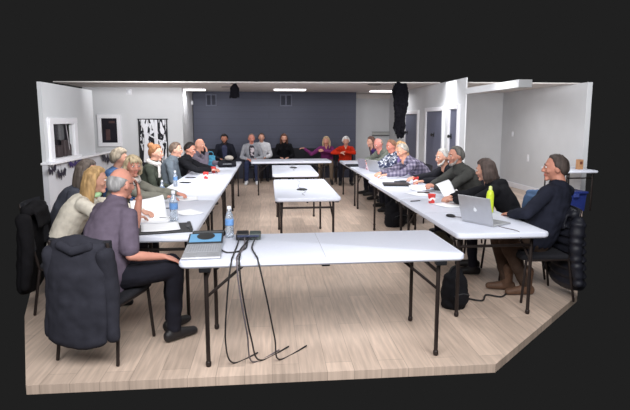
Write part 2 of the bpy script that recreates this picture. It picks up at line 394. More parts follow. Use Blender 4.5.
# ------------------------------------------------------------------ halloween decorations
def bat_outline(w, h):
    half = [(0, 0.16), (0.035, 0.36), (0.065, 0.14), (0.16, 0.10), (0.26, 0.30), (0.38, 0.48), (0.5, 0.30), (0.43, 0.02), (0.41, -0.24), (0.31, -0.02), (0.25, -0.32), (0.15, -0.08), (0.07, -0.20), (0, -0.5)]
    r = half; l = [(-x, y) for x, y in reversed(half[1:-1])]
    return [(x * w, y * h) for x, y in r + l]
PURP = mat('dark_purple_card', (52, 38, 92), 0.7, 0.1); BLK = mat('black_card', (34, 30, 46), 0.7, 0.1)
def bat(y, z, w, h, m, tilt, lab):
    t = empty('paper_bat', (-3.335, y, z), label=lab, cat='decoration', group='paper bats hanging along the low white wall')
    c, s = math.cos(tilt), math.sin(tilt)
    obj('bat_shape', Geo().prism(bat_outline(w, h), lambda a, b: (0.02 * abs(a) / w, a * c - b * s, a * s + b * c), (0.006, 0, 0)), m, t)
    obj('thread', Geo().tube([(0.003, 0, h * 0.3), (0.003, 0, 0.945 - z)], 0.0025, n=6), BLACKP, t)
bat(9.12, 0.885, 0.62, 0.15, PURP, 0.05, 'wide purple bat under the ledge, left of the grey-haired woman')
bat(10.9, 0.83, 0.78, 0.24, BLK, -0.1, 'black bat at the far end of the ledge')
bat(8.5, 0.77, 0.36, 0.20, BLK, 0.0, 'narrow dark bat hanging lowest below the ledge')
bat(8.16, 0.86, 0.30, 0.16, BLK, 0.15, 'dark bat at the near end of the low white wall')
# cloth with bare trees
t = empty('spooky_tree_banner', (-2.775, 12.68, 0), label='black and white bare-tree banner on the back left wall', cat='banner')
g = Geo(); n = 28; m_ = 16; V = []
for i in range(n + 1):
    for j in range(m_ + 1):
        x = -0.33 + 0.66 * i / n; z = 0.52 + 1.12 * j / m_; V.append((x, -0.02 + 0.012 * math.sin(x * 32) + 0.006 * math.sin(z * 7 + x * 5), z))
V2 = [(a, b + 0.006, c) for a, b, c in V]; k = len(V); Fc = []
for i in range(n):
    for j in range(m_):
        a = i * (m_ + 1) + j; q = (a, a + m_ + 1, a + m_ + 2, a + 1); Fc.append(q); Fc.append(tuple(k + v for v in reversed(q)))
g.add(V + V2, Fc)
obj('printed_cloth', g, pattern('tree_print', 'tree', [(18, 18, 26), (226, 226, 232), (24, 24, 32), (226, 226, 232)], 6.5), t, smooth=True)
g = Geo(); g.tube([(-0.35, -0.03, 1.65), (0.35, -0.03, 1.65)], 0.012); obj('hanging_rod', g, BLACKP, t)
g = Geo(); g.box((-0.325, -0.04, 1.1), (0.035, 0.012, 1.1), 0.004); g.box((0.325, -0.04, 1.1), (0.03, 0.012, 1.1), 0.004); obj('black_border', g, BLACKP, t)
g = Geo()   # white trunk and branch strips
g.tube([(0.07, -0.042, 1.63), (0.06, -0.042, 1.2), (0.09, -0.042, 0.6)], [(0.035, 0.006), (0.045, 0.006), (0.04, 0.006)], side=(1, 0, 0))
g.tube([(-0.26, -0.042, 1.5), (-0.12, -0.042, 1.28), (0.1, -0.042, 1.16), (0.31, -0.042, 1.09)], [(0.016, 0.006)] * 4, side=(0, 0, 1)); g.tube([(-0.23, -0.04, 1.6), (-0.17, -0.04, 1.3), (-0.2, -0.04, 0.62)], [(0.03, 0.006), (0.04, 0.006), (0.05, 0.006)], side=(1, 0, 0))
obj('white_branch', g, mat('banner_white', (226, 226, 232), 0.9, 0.03), t)
# tall black drape hanging from the ceiling on the right
DRAPE = mat('black_drape', (16, 15, 20), 0.95, 0.3, 20, bump=0.3, spec=0.1)
t = empty('hanging_drape', (2.77, 10.75, 2.4), label='tall tattered black drape hanging from the ceiling in front of the doors', cat='decoration')
g = Geo(); rr = random.Random(3)
for k in range(7):
    a = k / 6.0; x = -0.075 + 0.17 * a + 0.0
    zb = -1.02 - 0.16 * rr.random()
    P = [(x + 0.03 * rr.uniform(-1, 1), rr.uniform(-0.03, 0.03), z) for z in (-0.0, -0.2, -0.45, -0.7, zb + 0.12, zb)]
    g.tube(P, [(0.055, 0.04), (0.062, 0.05), (0.05, 0.045), (0.056, 0.05), (0.045, 0.04), (0.02, 0.02)])
remeshed('drape_cloth', g, DRAPE, 0.012, t, smooth=2, wrinkle=0.012, wscale=14)
g = Geo(); g.tube([(-0.02, 0, -0.04), (-0.12, 0, -0.07), (-0.16, 0, -0.16), (-0.13, 0, -0.3), (-0.1, 0, -0.36)], [0.03, 0.032, 0.026, 0.022, 0.014]); g.tube([(-0.02, 0, -0.14), (-0.13, 0.01, -0.17)], [0.02, 0.016])
remeshed('drape_arm', g, DRAPE, 0.01, t, smooth=2)
obj('drape_cord', Geo().tube([(-0.1, 0, -0.36), (-0.115, 0, -0.7), (-0.09, 0, -1.1)], 0.006, n=6), DARKG, t)
t = empty('hanging_bat', (-0.72, 11.15, 2.4), label='small black cloth bat hanging from the ceiling before the navy wall', cat='decoration')
g = Geo(); g.tube([(0, 0, -0.03), (0.0, 0, -0.1), (0.0, 0, -0.2), (-0.01, 0, -0.29)], [(0.05, 0.04), (0.10, 0.06), (0.10, 0.05), (0.07, 0.03)]); g.tube([(-0.06, 0, -0.1), (-0.1, 0, -0.31)], [(0.03, 0.02), (0.015, 0.01)]); g.tube([(0.06, 0, -0.1), (0.09, 0, -0.3)], [(0.03, 0.02), (0.015, 0.01)])
remeshed('bat_body', g, DRAPE, 0.012, t, smooth=2, wrinkle=0.008)
obj('bat_string', Geo().tube([(0, 0, -0.04), (0, 0, 0.0)], 0.006, n=6), BLACKP, t)
obj('hanging_bar', Geo().tube([(-0.27, 0, -0.075), (-0.03, 0, -0.07)], 0.009, n=6), DARKG, t)

# ------------------------------------------------------------------ tables
def make_table(L, D, lab, loc, rz, group):
    """folding table, long side along local X"""
    t = empty('folding_table', (loc[0], loc[1], 0), rz, label=lab, cat='table', group=group)
    o = obj('tabletop', rounded_slab(L, D, 0.695, 0.742, 0.055), PLASTIC, t, auto=0.6)
    obj('fold_seam', Geo().box((0, 0, 0.7425), (0.004, D - 0.03, 0.001)), mat('seam_grey', (176, 176, 186), 0.6), o)
    for s in (-1, 1):
        x = s * (L / 2 - 0.165)
        for q in (-1, 1):
            g = Geo().tube([(x, q * (D / 2 - 0.075), 0.69), (x, q * (D / 2 - 0.075), 0.014)], 0.0145, n=10)
            g.tube([(x, q * (D / 2 - 0.075), 0.03), (x, q * (D / 2 - 0.075), 0.012)], 0.019, n=10)
            obj('leg', g, IRON, t, smooth=True)
        g = Geo().tube([(x, -(D / 2 - 0.075), 0.60), (x, D / 2 - 0.075, 0.60)], 0.0125, n=8); g.tube([(x, -(D / 2 - 0.05), 0.683), (x, D / 2 - 0.05, 0.683)], 0.014, n=8)
        obj('crossbar', g, IRON, t, smooth=True)
        for q in (-1, 1):
            obj('brace', Geo().tube([(x - s * 0.0, q * (D / 2 - 0.08), 0.48), (x - s * 0.24, q * (D / 2 - 0.10), 0.68)], 0.010, n=8), IRON, t, smooth=True)
            obj('hinge_bracket', Geo().box((x, q * (D / 2 - 0.035), 0.688), (0.075, 0.05, 0.05), 0.008), BLACKP, t)
    for q in (-1, 1): obj('latch', Geo().box((0, q * (D / 2 - 0.04), 0.689), (0.055, 0.035, 0.018), 0.005), BLACKP, t)
    return t
def rounded_slab(L, D, z0, z1, r, n=6, e=0.012):
    def out(i):
        P = []
        for cx, cy, a0 in ((L / 2 - r, D / 2 - r, 0), (-L / 2 + r, D / 2 - r, PI / 2), (-L / 2 + r, -D / 2 + r, PI), (L / 2 - r, -D / 2 + r, 1.5 * PI)):
            for k in range(n + 1):
                a = a0 + PI / 2 * k / n; P.append((cx + (r - i) * math.cos(a), cy + (r - i) * math.sin(a)))
        return P
    rings = [(out(0.010), z0), (out(0), z0 + e), (out(0), z1 - e), (out(0.004), z1 - 0.004), (out(0.012), z1)]
    V = []; F = []; m = len(rings[0][0])
    for P, z in rings: V += [(x, y, z) for x, y in P]
    for i in range(len(rings) - 1):
        for j in range(m): F.append((i * m + j, i * m + (j + 1) % m, (i + 1) * m + (j + 1) % m, (i + 1) * m + j))
    F.append(tuple(reversed(range(m)))); F.append(tuple((len(rings) - 1) * m + j for j in range(m)))
    return Geo().add(V, F)
def relabel(o, lab): o['label'] = lab; return o
proto = make_table(1.89, 0.77, 'front white folding table standing across the open end, nearest the camera', (0.355, 3.585), 0.012, 'white folding tables')
def table(x, y, rz, lab, sx=1.0):
    c = copy_tree(proto); c.location = (x, y, 0); c.rotation_euler = (0, 0, rz); c.scale = (sx, 1, 1); return relabel(c, lab)
LX, RX = -0.985, 1.90
for y, lab in ((4.83, 'left row table nearest the camera, holding the clipboard'), (6.63, 'left row table second from the camera, under the pair of small water bottles'), (8.43, 'left row table with the two red cups'), (10.23, 'farthest table of the left row, under the black bag')):
    table(LX, y, PI / 2, lab, 1.795 / 1.89)
for x, y, lab in ((RX - 0.05, 4.72, 'right row table nearest the camera, holding the silver laptop'), (RX - 0.05, 6.57, 'right row table second from the camera, holding the closed black laptop'), (RX + 0.02, 8.42, 'right row table with the small open laptop and pink box'), (RX + 0.02, 10.27, 'farthest table of the right row, before the person in red')):
    table(x, y, PI / 2, lab, 1.84 / 1.89)
table(0.44, 6.73, PI / 2, 'middle island table nearer the camera, with a microphone puck'); table(0.43, 9.24, PI / 2, 'middle island table farther from the camera, with a microphone puck', 0.93)
table(0.47, 11.40, 0.03, 'far white table across the head of the room', 0.93)

# ------------------------------------------------------------------ chairs
def make_chair():
    """black stacking chair facing local +Y, origin on the floor under the sitter's hips"""
    t = empty('stacking_chair')
    obj('seat', Geo().box((0, 0.03, 0.418), (0.45, 0.44, 0.05), 0.022, seg=3), CHAIRF, t, smooth=True)
    n = 10; V = []; F = []
    for k in range(n + 1):
        x = -0.22 + 0.44 * k / n; c = -0.035 * (1 - (x / 0.22) ** 2)
        for yy, zz in ((-0.235, 0.56), (-0.205, 0.55), (-0.235, 0.86), (-0.265, 0.85)): V.append((x, yy + c, zz))
    for k in range(n):
        for j in range(4): F.append((k * 4 + j, k * 4 + (j + 1) % 4, k * 4 + 4 + (j + 1) % 4, k * 4 + 4 + j))
    F.append((3, 2, 1, 0)); F.append(tuple(n * 4 + j for j in range(4)))
    o = obj('backrest', Geo().add(V, F), CHAIRF, t, smooth=False)
    for s in (-1, 1):
        obj('leg', Geo().tube([(s * 0.21, 0.2, 0.40), (s * 0.225, 0.235, 0.012)], 0.012, n=8), IRON, t, smooth=True)
        obj('leg', Geo().tube([(s * 0.21, -0.19, 0.40), (s * 0.225, -0.25, 0.012)], 0.012, n=8), IRON, t, smooth=True)
        obj('back_post', Geo().tube([(s * 0.215, -0.19, 0.40), (s * 0.215, -0.235, 0.6), (s * 0.21, -0.268, 0.84)], 0.012, n=8), IRON, t, smooth=True)
        obj('seat_rail', Geo().tube([(s * 0.21, -0.19, 0.392), (s * 0.21, 0.2, 0.392)], 0.011, n=8), IRON, t, smooth=True)
    return t
CHAIR = make_chair(); _first = [True]
def chair(x, y, deg, lab, group='black stacking chairs'):
    c = CHAIR if _first[0] else copy_tree(CHAIR); _first[0] = False
    c.location = (x, y, 0); c.rotation_euler = (0, 0, math.radians(deg) - PI / 2)
    return prop(c, lab, 'chair', group)

# ------------------------------------------------------------------ people
def ss(a, b, x):
    t = min(1, max(0, (x - a) / (b - a))); return t * t * (3 - 2 * t)
def ik(S, T, a, b, pole):
    d = T - S; L = d.length
    if L > (a + b) * 0.985: T = S + d * ((a + b) * 0.985 / L); d = T - S; L = d.length
    L = max(L, abs(a - b) + 0.02)
    x = (a * a - b * b + L * L) / (2 * L); h = math.sqrt(max(0, a * a - x * x)); u = d.normalized()
    p = pole - u * pole.dot(u)
    p = p.normalized() if p.length > 1e-4 else u.orthogonal().normalized()
    return S + u * x + p * h, T
def head_geo(g, c, R, k, fem):
    """skull, jaw, nose, brow, chin, lips, ears"""
    W = lambda p: c + R @ (Vector(p) * k)
    nu, nv = 28, 20; V = []; F = []
    for i in range(nv + 1):
        th = PI * i / nv
        for j in range(nu):
            a = 2 * PI * j / nu; d = Vector((math.sin(th) * math.cos(a), math.sin(th) * math.sin(a), math.cos(th)))
            x, y, z = d.x * 0.077, d.y * 0.097, d.z * 0.118
            lo = ss(0.01, -0.105, z)
            x *= 1 - (0.36 if fem else 0.28) * lo
            if y > 0: y = y * (1 - 0.06 * ss(0.0, 0.09, y))
            else: y *= 1 - 0.42 * ss(-0.02, -0.11, z)
            V.append(W((x, y, z)))
    for i in range(nv):
        for j in range(nu): F.append((i * nu + j, (i + 1) * nu + j, (i + 1) * nu + (j + 1) % nu, i * nu + (j + 1) % nu))
    g.add(V, F, 0)
    g.tube([W((0, 0.086, 0.022)), W((0, 0.103, -0.012)), W((0, 0.107, -0.024))], [0.010 * k, 0.013 * k, 0.014 * k], n=8)
    for s in (-1, 1):
        g.ell(W((s * 0.012, 0.096, -0.027)), (0.010 * k, 0.011 * k, 0.008 * k), R, 0, 8, 6)
        g.ell(W((s * 0.028, 0.078, 0.034)), (0.026 * k, 0.014 * k, 0.009 * k), R, 0, 10, 6)
        g.ell(W((s * 0.042, 0.062, -0.022)), (0.024 * k, 0.022 * k, 0.022 * k), R, 0, 10, 8)
        g.ell(W((s * 0.079, -0.008, -0.006)), (0.010 * k, 0.021 * k, 0.033 * k), R, 0, 10, 8)
    g.ell(W((0, 0.074, -0.094)), (0.026 * k, 0.022 * k, 0.018 * k), R, 0, 10, 8)
    g.ell(W((0, 0.090, -0.052)), (0.022 * k, 0.009 * k, 0.0055 * k), R, 1, 10, 6); g.ell(W((0, 0.088, -0.062)), (0.020 * k, 0.009 * k, 0.0065 * k), R, 1, 10, 6)
def hair_geo(style, c, R, k, seed):
    W = lambda p: c + R @ (Vector(p) * k)
    g = Geo(); S = dict(front=0.66, side=-0.12, nape=-0.66, thick=0.011, top=2.0)
    S.update(style); nu, nv = 36, 26; V = []; F = []
    for i in range(nv + 1):
        th = PI * i / nv
        for j in range(nu):
            a = 2 * PI * j / nu; d = Vector((math.sin(th) * math.cos(a), math.sin(th) * math.sin(a), math.cos(th)))
            y, z = d.y, d.z
            hl = S['side'] + (S['front'] - S['side']) * ss(-0.02, 0.48, y) if y > 0 else S['side'] + (S['nape'] - S['side']) * ss(0.05, 0.8, -y)
            m = ss(-0.02, 0.24, z - hl + 0.10 * noise.noise(Vector((d.x * 6 + seed, d.y * 6, d.z * 6))))
            if S['top'] < 1: m = min(m, ss(0, 0.2, S['top'] - z + 0.28 * max(0, -y)))
            nz = noise.noise(Vector((d.x * 3 + seed, d.y * 3, d.z * 3))) * 0.35 + 0.9
            e = (0.077 + 0.006, 0.097 + 0.002, 0.118)
            lo = ss(0.0, -0.9, z); sh = 1 - 0.25 * lo * (1 if y < 0 else 0.6)
            tk = (S['thick'] * nz) * m - 0.022 * (1 - m)
            V.append(W((d.x * (e[0] * sh + tk), d.y * (e[1] * sh + tk), d.z * (e[2] + tk * 0.9))))
    for i in range(nv):
        for j in range(nu): F.append((i * nu + j, (i + 1) * nu + j, (i + 1) * nu + (j + 1) % nu, i * nu + (j + 1) % nu))
    g.add(V, F)
    L = S.get('length', 0)
    if L:
        rr = random.Random(seed)
        for q in range(9):   # hanging locks around sides and back
            a = PI * (q / 8.0); x, y = 0.08 * math.cos(a), -0.012 - 0.078 * math.sin(a)
            l = L * (0.9 + 0.2 * rr.random()); f = S.get('flare', 1.12)
            g.tube([W((x * 0.95, y, 0.05)), W((x * 1.12, y * 1.05, -0.03)), W((x * f, y * 1.1, -0.06 - l * 0.45)), W((x * (f - 0.22), y * 1.05, -0.05 - l))], [0.020 * k, 0.028 * k, 0.026 * k, 0.013 * k], n=8)
    if S.get('bun'): g.ell(W((0, -0.085, 0.095)), (0.05 * k, 0.048 * k, 0.045 * k), R)
    if S.get('fringe'):
        for q in range(5):
            x = -0.05 + 0.025 * q; g.tube([W((x * 0.6 + 0.02, 0.05, 0.11)), W((x * 1.05, 0.086, 0.075)), W((x * 1.3 - 0.004, 0.088, 0.045))], [0.016 * k, 0.014 * k, 0.007 * k], n=8)
    return g
def hand_geo(g, Wp, d, nrm, side, k, curl):
    """palm, four fingers of their own length and a thumb; side points to the thumb"""
    d = d.normalized(); nrm = (nrm - d * nrm.dot(d)).normalized(); sd = nrm.cross(d)
    if sd.dot(side) < 0: sd = -sd
    g.tube([Wp - d * 0.015 * k, Wp + d * 0.03 * k, Wp + d * 0.085 * k], [(0.026 * k, 0.018 * k), (0.038 * k, 0.016 * k), (0.041 * k, 0.013 * k)], side=sd, n=12)
    for i, (off, ln) in enumerate(((0.031, 0.070), (0.0105, 0.079), (-0.0105, 0.073), (-0.030, 0.056))):
        p = Wp + d * (0.078 if i in (0, 3) else 0.083) * k + sd * off * k; P = [p - d * 0.02 * k, p]; ang = 0; dd = d + sd * off * 2.2
        for f in (0.45, 0.32, 0.23):
            ang += curl; p = p + (dd * math.cos(ang) - nrm * -1 * math.sin(ang) * -1) .normalized() * ln * f * k if False else p + (dd.normalized() * math.cos(ang) + nrm * math.sin(ang)) * ln * f * k; P.append(p)
        g.tube(P, [0.0098 * k, 0.0095 * k, 0.0088 * k, 0.0082 * k, 0.0066 * k], n=8)
    b = Wp + d * 0.018 * k + sd * 0.028 * k
    g.tube([b - sd * 0.012 * k, b + sd * 0.012 * k + d * 0.018 * k, b + sd * 0.024 * k + d * 0.046 * k, b + sd * 0.022 * k + d * 0.070 * k + nrm * 0.008], [0.016 * k, 0.014 * k, 0.011 * k, 0.008 * k], n=8)
EYEW = mat('eye_white', (228, 224, 222), 0.3, 0.02); EYED = mat('eye_dark', (48, 36, 32), 0.2, 0.1)
SHOE_B = mat('black_shoe', (28, 26, 28), 0.5, 0.1)
STY = {
 'short': dict(), 'crop': dict(thick=0.009, front=0.58), 'balding': dict(front=1.3, side=0.1, nape=-0.62, thick=0.009, top=0.42), 'bald': dict(front=1.3, side=0.0, nape=-0.5, thick=0.002, top=0.05),
 'recede': dict(front=0.80, thick=0.010), 'thick': dict(thick=0.022, front=0.55, side=-0.15, nape=-0.7),
 'bob': dict(thick=0.020, front=0.55, side=-0.3, nape=-0.8, length=0.09), 'fringe_bob': dict(thick=0.020, front=0.50, side=-0.3, nape=-0.8, length=0.06, fringe=True),
 'long': dict(thick=0.018, front=0.58, side=-0.3, nape=-0.85, length=0.24), 'mid': dict(thick=0.020, front=0.56, side=-0.3, nape=-0.85, length=0.15),
 'bun': dict(thick=0.014, front=0.60, side=-0.1, nape=-0.65, bun=True), 'curly': dict(thick=0.028, front=0.52, side=-0.25, nape=-0.75),
}
PEOPLE = {}
def person(key, head, face, lab, hair, hairc, top, pants, topname='shirt', yaw=0, pitch=-8, tilt=0, fem=False, sk=(206, 158, 138), k=1.0, lh=None, rh=None, lcurl=0.35, rcurl=0.35,
           pel=None, sleeve='long', vox=None, belly=0.0, shoe=SHOE_B, beard=None, extra=None, footback=0.03, legdir=0, chairlab=None, chairdeg=None, hd=None, lean=0.5, knees=None, elbow_l=None, elbow_r=None, splay=0.14, hk=1.0, feet=None):
    Hc = Vector(head); fa = math.radians(face); fw = Vector((math.cos(fa), math.sin(fa), 0)); rt = Vector((math.sin(fa), -math.cos(fa), 0)); up = Vector((0, 0, 1))
    ha = math.radians(face + yaw); R = Matrix.Rotation(ha - PI / 2, 3, 'Z') @ Matrix.Rotation(math.radians(pitch), 3, 'X') @ Matrix.Rotation(math.radians(tilt), 3, 'Y')
    sc = 0.90 if fem else 1.0
    dist = Hc.y
    if vox is None: vox = 0.0075 if dist < 6.2 else (0.0095 if dist < 9 else 0.012)
    N = Hc - up * 0.145 - fw * 0.045
    PZ = 0.535
    if pel is None:
        off = math.sqrt(max(0.0016, lean ** 2 - (N.z - PZ) ** 2)) if lean > (N.z - PZ) else 0.05
        edge = None if abs(fw.y) > 0.75 else (-1.372 if fw.x > 0 else (2.235 if Hc.y < 7.4 else 2.305))
        for _ in range(30):   # sit far enough back for the chest to clear the table edge
            pel = (N.x - fw.x * off, N.y - fw.y * off)
            if edge is None: break
            P0 = Vector((pel[0], pel[1], PZ)); c0 = P0 * 0.55 + N * 0.45 + up * 0.09 - fw * 0.05
            ok = True
            for i in range(41):
                t = i / 40; q = P0 * (1 - t) ** 2 + c0 * 2 * t * (1 - t) + N * t * t
                if 0.67 < q.z < 0.77 and (edge - q.x) * (1 if fw.x > 0 else -1) < 0.148 + belly * 0.8: ok = False
            if ok or off > 0.46: break
            off += 0.015
    P = Vector((pel[0], pel[1], PZ)); org = Vector((pel[0], pel[1], 0))
    ctrl = P * 0.55 + N * 0.45 + up * 0.09 - fw * 0.05
    B = lambda t: P * (1 - t) ** 2 + ctrl * 2 * t * (1 - t) + N * t * t
    def torso(inf, tag, g, tmax=1.0, collar=True):
        prof = [(-0.16, 0.150, 0.105), (-0.04, 0.178, 0.128), (0.10, 0.178, 0.128 + belly * 0.6), (0.28, 0.166, 0.122 + belly), (0.46, 0.170, 0.122 + belly * 0.7), (0.64, 0.182, 0.124), (0.78, 0.188, 0.112), (0.88, 0.160, 0.092), (0.96, 0.098, 0.076), (1.04, 0.066, 0.064)]
        pts = []; rad = []
        for t, a, b in prof:
            if t > tmax: break
            pts.append(B(t) if t >= 0 else P + (B(0.05) - B(0)).normalized() * t * 0.5); rad.append((a * sc + inf, b * sc + inf))
        g.tube(pts, rad, side=rt, n=20, tag=tag)
        if fem:
            for s in (-1, 1): g.ell(B(0.6) + rt * s * 0.072 + fw * (0.085 * sc), (0.062 + inf * 0.5, 0.055 + inf * 0.5, 0.062), None, tag, 12, 8)
    # joints
    tb = (B(0.86)); J = {}
    for s, tgt, el in ((-1, lh, elbow_l), (1, rh, elbow_r)):
        S = tb + rt * (s * 0.172 * sc) - up * 0.012 + fw * 0.005
        if tgt is None: T = org + fw * 0.34 + rt * (s * 0.10) + up * 0.635
        else: T = Vector(tgt)
        pole = Vector(el) if el is not None else (-up * 0.9 + rt * s * 0.55 - fw * 0.25)
        E, T = ik(S, T, 0.285 * k, 0.255 * k, pole)
        if tgt is not None and el is None and T.z > 0.74:   # keep elbows above the table top
            for q_ in range(12):
                if E.z > 0.815: break
                E, T = ik(S, Vector(tgt), 0.285 * k, 0.255 * k, rt * s * 1.0 + up * (-0.6 + 0.15 * q_) - fw * 0.2)
        J[s] = (S, E, T)
    legs = {}
    for s in (-1, 1):
        a = fa + math.radians(legdir) - s * splay; ld = Vector((math.cos(a), math.sin(a), 0))
        Hj = P + rt * (s * 0.088 * sc) - up * 0.0
        Kn = Hj + ld * 0.43 * k - up * 0.005
        if knees and knees[0 if s < 0 else 1]: Kn = Vector(knees[0 if s < 0 else 1])
        An = Vector((Kn.x, Kn.y, 0.095)) - ld * footback
        if feet and feet[0 if s < 0 else 1]: q = feet[0 if s < 0 else 1]; An = Vector((q[0], q[1], 0.095))
        legs[s] = (Hj, Kn, An, ld)
    # body: one continuous skin
    g = Geo(); torso(-0.012, 0, g)
    g.tube([N - up * 0.03, N + up * 0.04 + fw * 0.01, Hc - up * 0.06 - fw * 0.005], [0.060 * sc, 0.055 * sc, 0.055 * sc], n=14)
    hk_ = k * (0.965 if fem else 1.0) * hk
    head_geo(g, Hc, R, hk_, fem)
    for s in (-1, 1):
        S, E, T = J[s]; q = 0.9 * sc
        fore = (T - E).normalized()
        g.tube([S, S.lerp(E, 0.5), E], [0.046 * q, 0.044 * q, 0.037 * q], n=12); g.tube([E, E.lerp(T, 0.3), T], [0.037 * q, 0.040 * q, 0.025 * q], n=12)
        h = (hd or {}).get(s)
        if h: dv, nv_ = Vector(h[0]), Vector(h[1])
        else:
            dv = (fore + fw * 0.25 - up * 0.1 - rt * s * 0.25).normalized(); dv.z = max(dv.z, -0.25); nv_ = -up
        hand_geo(g, T, dv, nv_, -rt * s, 0.98 * sc * k, lcurl if s < 0 else rcurl)
        Hj, Kn, An, ld = legs[s]
        g.tube([Hj, Kn], [0.068, 0.050], n=12); g.tube([Kn, Kn.lerp(An, 0.35), An], [0.048, 0.046, 0.032], n=12)
        g.tube([An - ld * 0.03 - up * 0.05, An + ld * 0.14 - up * 0.06], [0.03, 0.026], n=10)
    root = remeshed('person', g, [skin(sk), lips(sk)], vox, None, org, smooth=2)
    root.location = org; prop(root, lab, 'person')
    # upper garment
    inf = 0.010; g = Geo(); torso(inf, 0, g, 0.985)
    for s in (-1, 1):
        S, E, T = J[s]; q = sc
        g.tube([tb + rt * s * 0.09 * sc + up * 0.0, S + up * 0.004, S.lerp(E, 0.3)], [0.072 * q, 0.071 * q, 0.064 * q], n=14)
        if sleeve == 'long':
            g.tube([S, S.lerp(E, 0.5), E], [0.067 * q, 0.061 * q, 0.053 * q], n=14); g.tube([E, E.lerp(T, 0.5), E.lerp(T, 0.93)], [0.053 * q, 0.049 * q, 0.038 * q], n=14)
        else:
            g.tube([S, S.lerp(E, 0.5), S.lerp(E, 0.86)], [0.069 * q, 0.068 * q, 0.066 * q], n=14)
    if extra and 'collar' in extra: g.tube([N - up * 0.045, N + up * 0.0, N + up * 0.025], [0.082 * sc, 0.078 * sc, 0.073 * sc], side=rt, n=16)
    if extra and 'turtle' in extra: g.tube([N - up * 0.045, N + up * 0.02, N + up * 0.06 + fw * 0.01], [0.08 * sc, 0.068 * sc, 0.064 * sc], side=rt, n=16)
    if extra and 'hood' in extra: g.tube([N + rt * 0.10 - fw * 0.05, N - fw * 0.125 - up * 0.01, N - rt * 0.10 - fw * 0.05], [0.05, 0.07, 0.05], n=12)
    remeshed(topname, g, top, vox, root, org, smooth=2, wrinkle=0.009, wscale=9)
    g = Geo(); g.tube([P - fw * 0.05 - up * 0.01 + rt * 0.0, P + fw * 0.06], [(0.172 * sc, 0.092), (0.165 * sc, 0.088)], side=rt, n=18)
    g.tube([P - up * 0.03, B(0.14)], [(0.182 * sc, 0.13), (0.184 * sc, 0.132 + belly * 0.5)], side=rt, n=18)
    for s in (-1, 1):
        Hj, Kn, An, ld = legs[s]
        g.tube([Hj, Hj.lerp(Kn, 0.5), Kn], [0.087 * sc, 0.080 * sc, 0.066 * sc], n=14); g.tube([Kn, Kn.lerp(An, 0.4), An], [0.066 * sc, 0.062 * sc, 0.052 * sc], n=14)
    remeshed('trousers', g, pants, vox * 1.15, root, org, smooth=2, wrinkle=0.008, wscale=9)
    for s in (-1, 1):
        Hj, Kn, An, ld = legs[s]; A0 = Vector((An.x, An.y, 0)); g = Geo()
        g.tube([A0 - ld * 0.055 + up * 0.048, A0 + ld * 0.06 + up * 0.046, A0 + ld * 0.17 + up * 0.034], [(0.036, 0.044), (0.042, 0.042), (0.038, 0.030)], side=ld.cross(up), n=14); g.tube([An + up * 0.02, A0 + up * 0.06], [0.046, 0.045], n=12)
        if extra and 'boots' in extra: g.tube([An + up * 0.14, A0 + up * 0.06], [0.066, 0.052], n=12)
        remeshed('shoe', g, shoe, max(0.009, vox), root, org, smooth=2)
    if hair:
        remeshed('hair', hair_geo(STY[hair], Hc, R, hk_, len(PEOPLE) * 1.7), hairm(hairc), max(0.0075, vox * 0.85), root, org, smooth=1, groove=0.004 if hair not in ('crop', 'bald', 'balding') else 0.0015)
    W = lambda p: Hc + R @ (Vector(p) * hk_)
    if beard:
        g = Geo(); g.tube([W((-0.068, 0.012, -0.035)), W((-0.054, 0.042, -0.078)), W((-0.03, 0.068, -0.098)), W((0, 0.080, -0.104)), W((0.03, 0.068, -0.098)), W((0.054, 0.042, -0.078)), W((0.068, 0.012, -0.035))], [0.009, 0.016, 0.019, 0.021, 0.019, 0.016, 0.009], n=10)
        g.tube([W((-0.026, 0.088, -0.05)), W((0, 0.095, -0.041)), W((0.026, 0.088, -0.05))], [0.006, 0.008, 0.006], n=8)
        remeshed('beard', g, hairm(beard), max(0.007, vox * 0.8), root, org, smooth=1, groove=0.002)
    if dist < 10.5:
        for s in (-1, 1):
            g = Geo(); g.ell(W((s * 0.031, 0.0805, 0.012)), (0.0135, 0.010, 0.0075), R, 0, 10, 8); g.ell(W((s * 0.031, 0.0885, 0.012)), (0.0062, 0.0035, 0.0062), R, 1, 8, 6)
            obj('eye', g, [EYEW, EYED], root, True, off=org)
            g = Geo(); g.tube([W((s * 0.014, 0.090, 0.030)), W((s * 0.032, 0.089, 0.036)), W((s * 0.048, 0.078, 0.031))], [0.004, 0.0045, 0.003], n=6); obj('eyebrow', g, hairm(hairc), root, True, off=org)
    if extra and 'glasses' in extra:
        g = Geo()
        for s in (-1, 1):
            pts = [W((s * 0.033 + 0.024 * math.cos(a), 0.098, 0.010 + 0.018 * math.sin(a))) for a in [2 * PI * i / 14 for i in range(15)]]; g.tube(pts, 0.0022, n=6, caps=False); g.tube([W((s * 0.057, 0.096, 0.014)), W((s * 0.082, 0.0, 0.010)), W((s * 0.080, -0.03, 0.0))], 0.0022, n=6)
        g.tube([W((-0.009, 0.1, 0.013)), W((0.009, 0.1, 0.013))], 0.0022, n=6); obj('glasses', g, IRON, root, True, off=org)
    if extra and 'scarf' in extra:
        g = Geo(); pts = [N + up * 0.012 + rt * (0.085 * math.cos(a)) + fw * (0.012 + 0.075 * math.sin(a)) - up * 0.03 * math.sin(a) for a in [2 * PI * i / 14 for i in range(15)]]
        g.tube(pts, [0.033] * 15, n=10); g.tube([N + fw * 0.085 - up * 0.03 + rt * 0.02, B(0.8) + fw * 0.125 + rt * 0.035, B(0.55) + fw * 0.150 + rt * 0.04], [(0.04, 0.02), (0.045, 0.018), (0.05, 0.012)], side=rt, n=10)
        remeshed('scarf', g, extra['scarf'], 0.01, root, org, smooth=2, wrinkle=0.008, wscale=16)
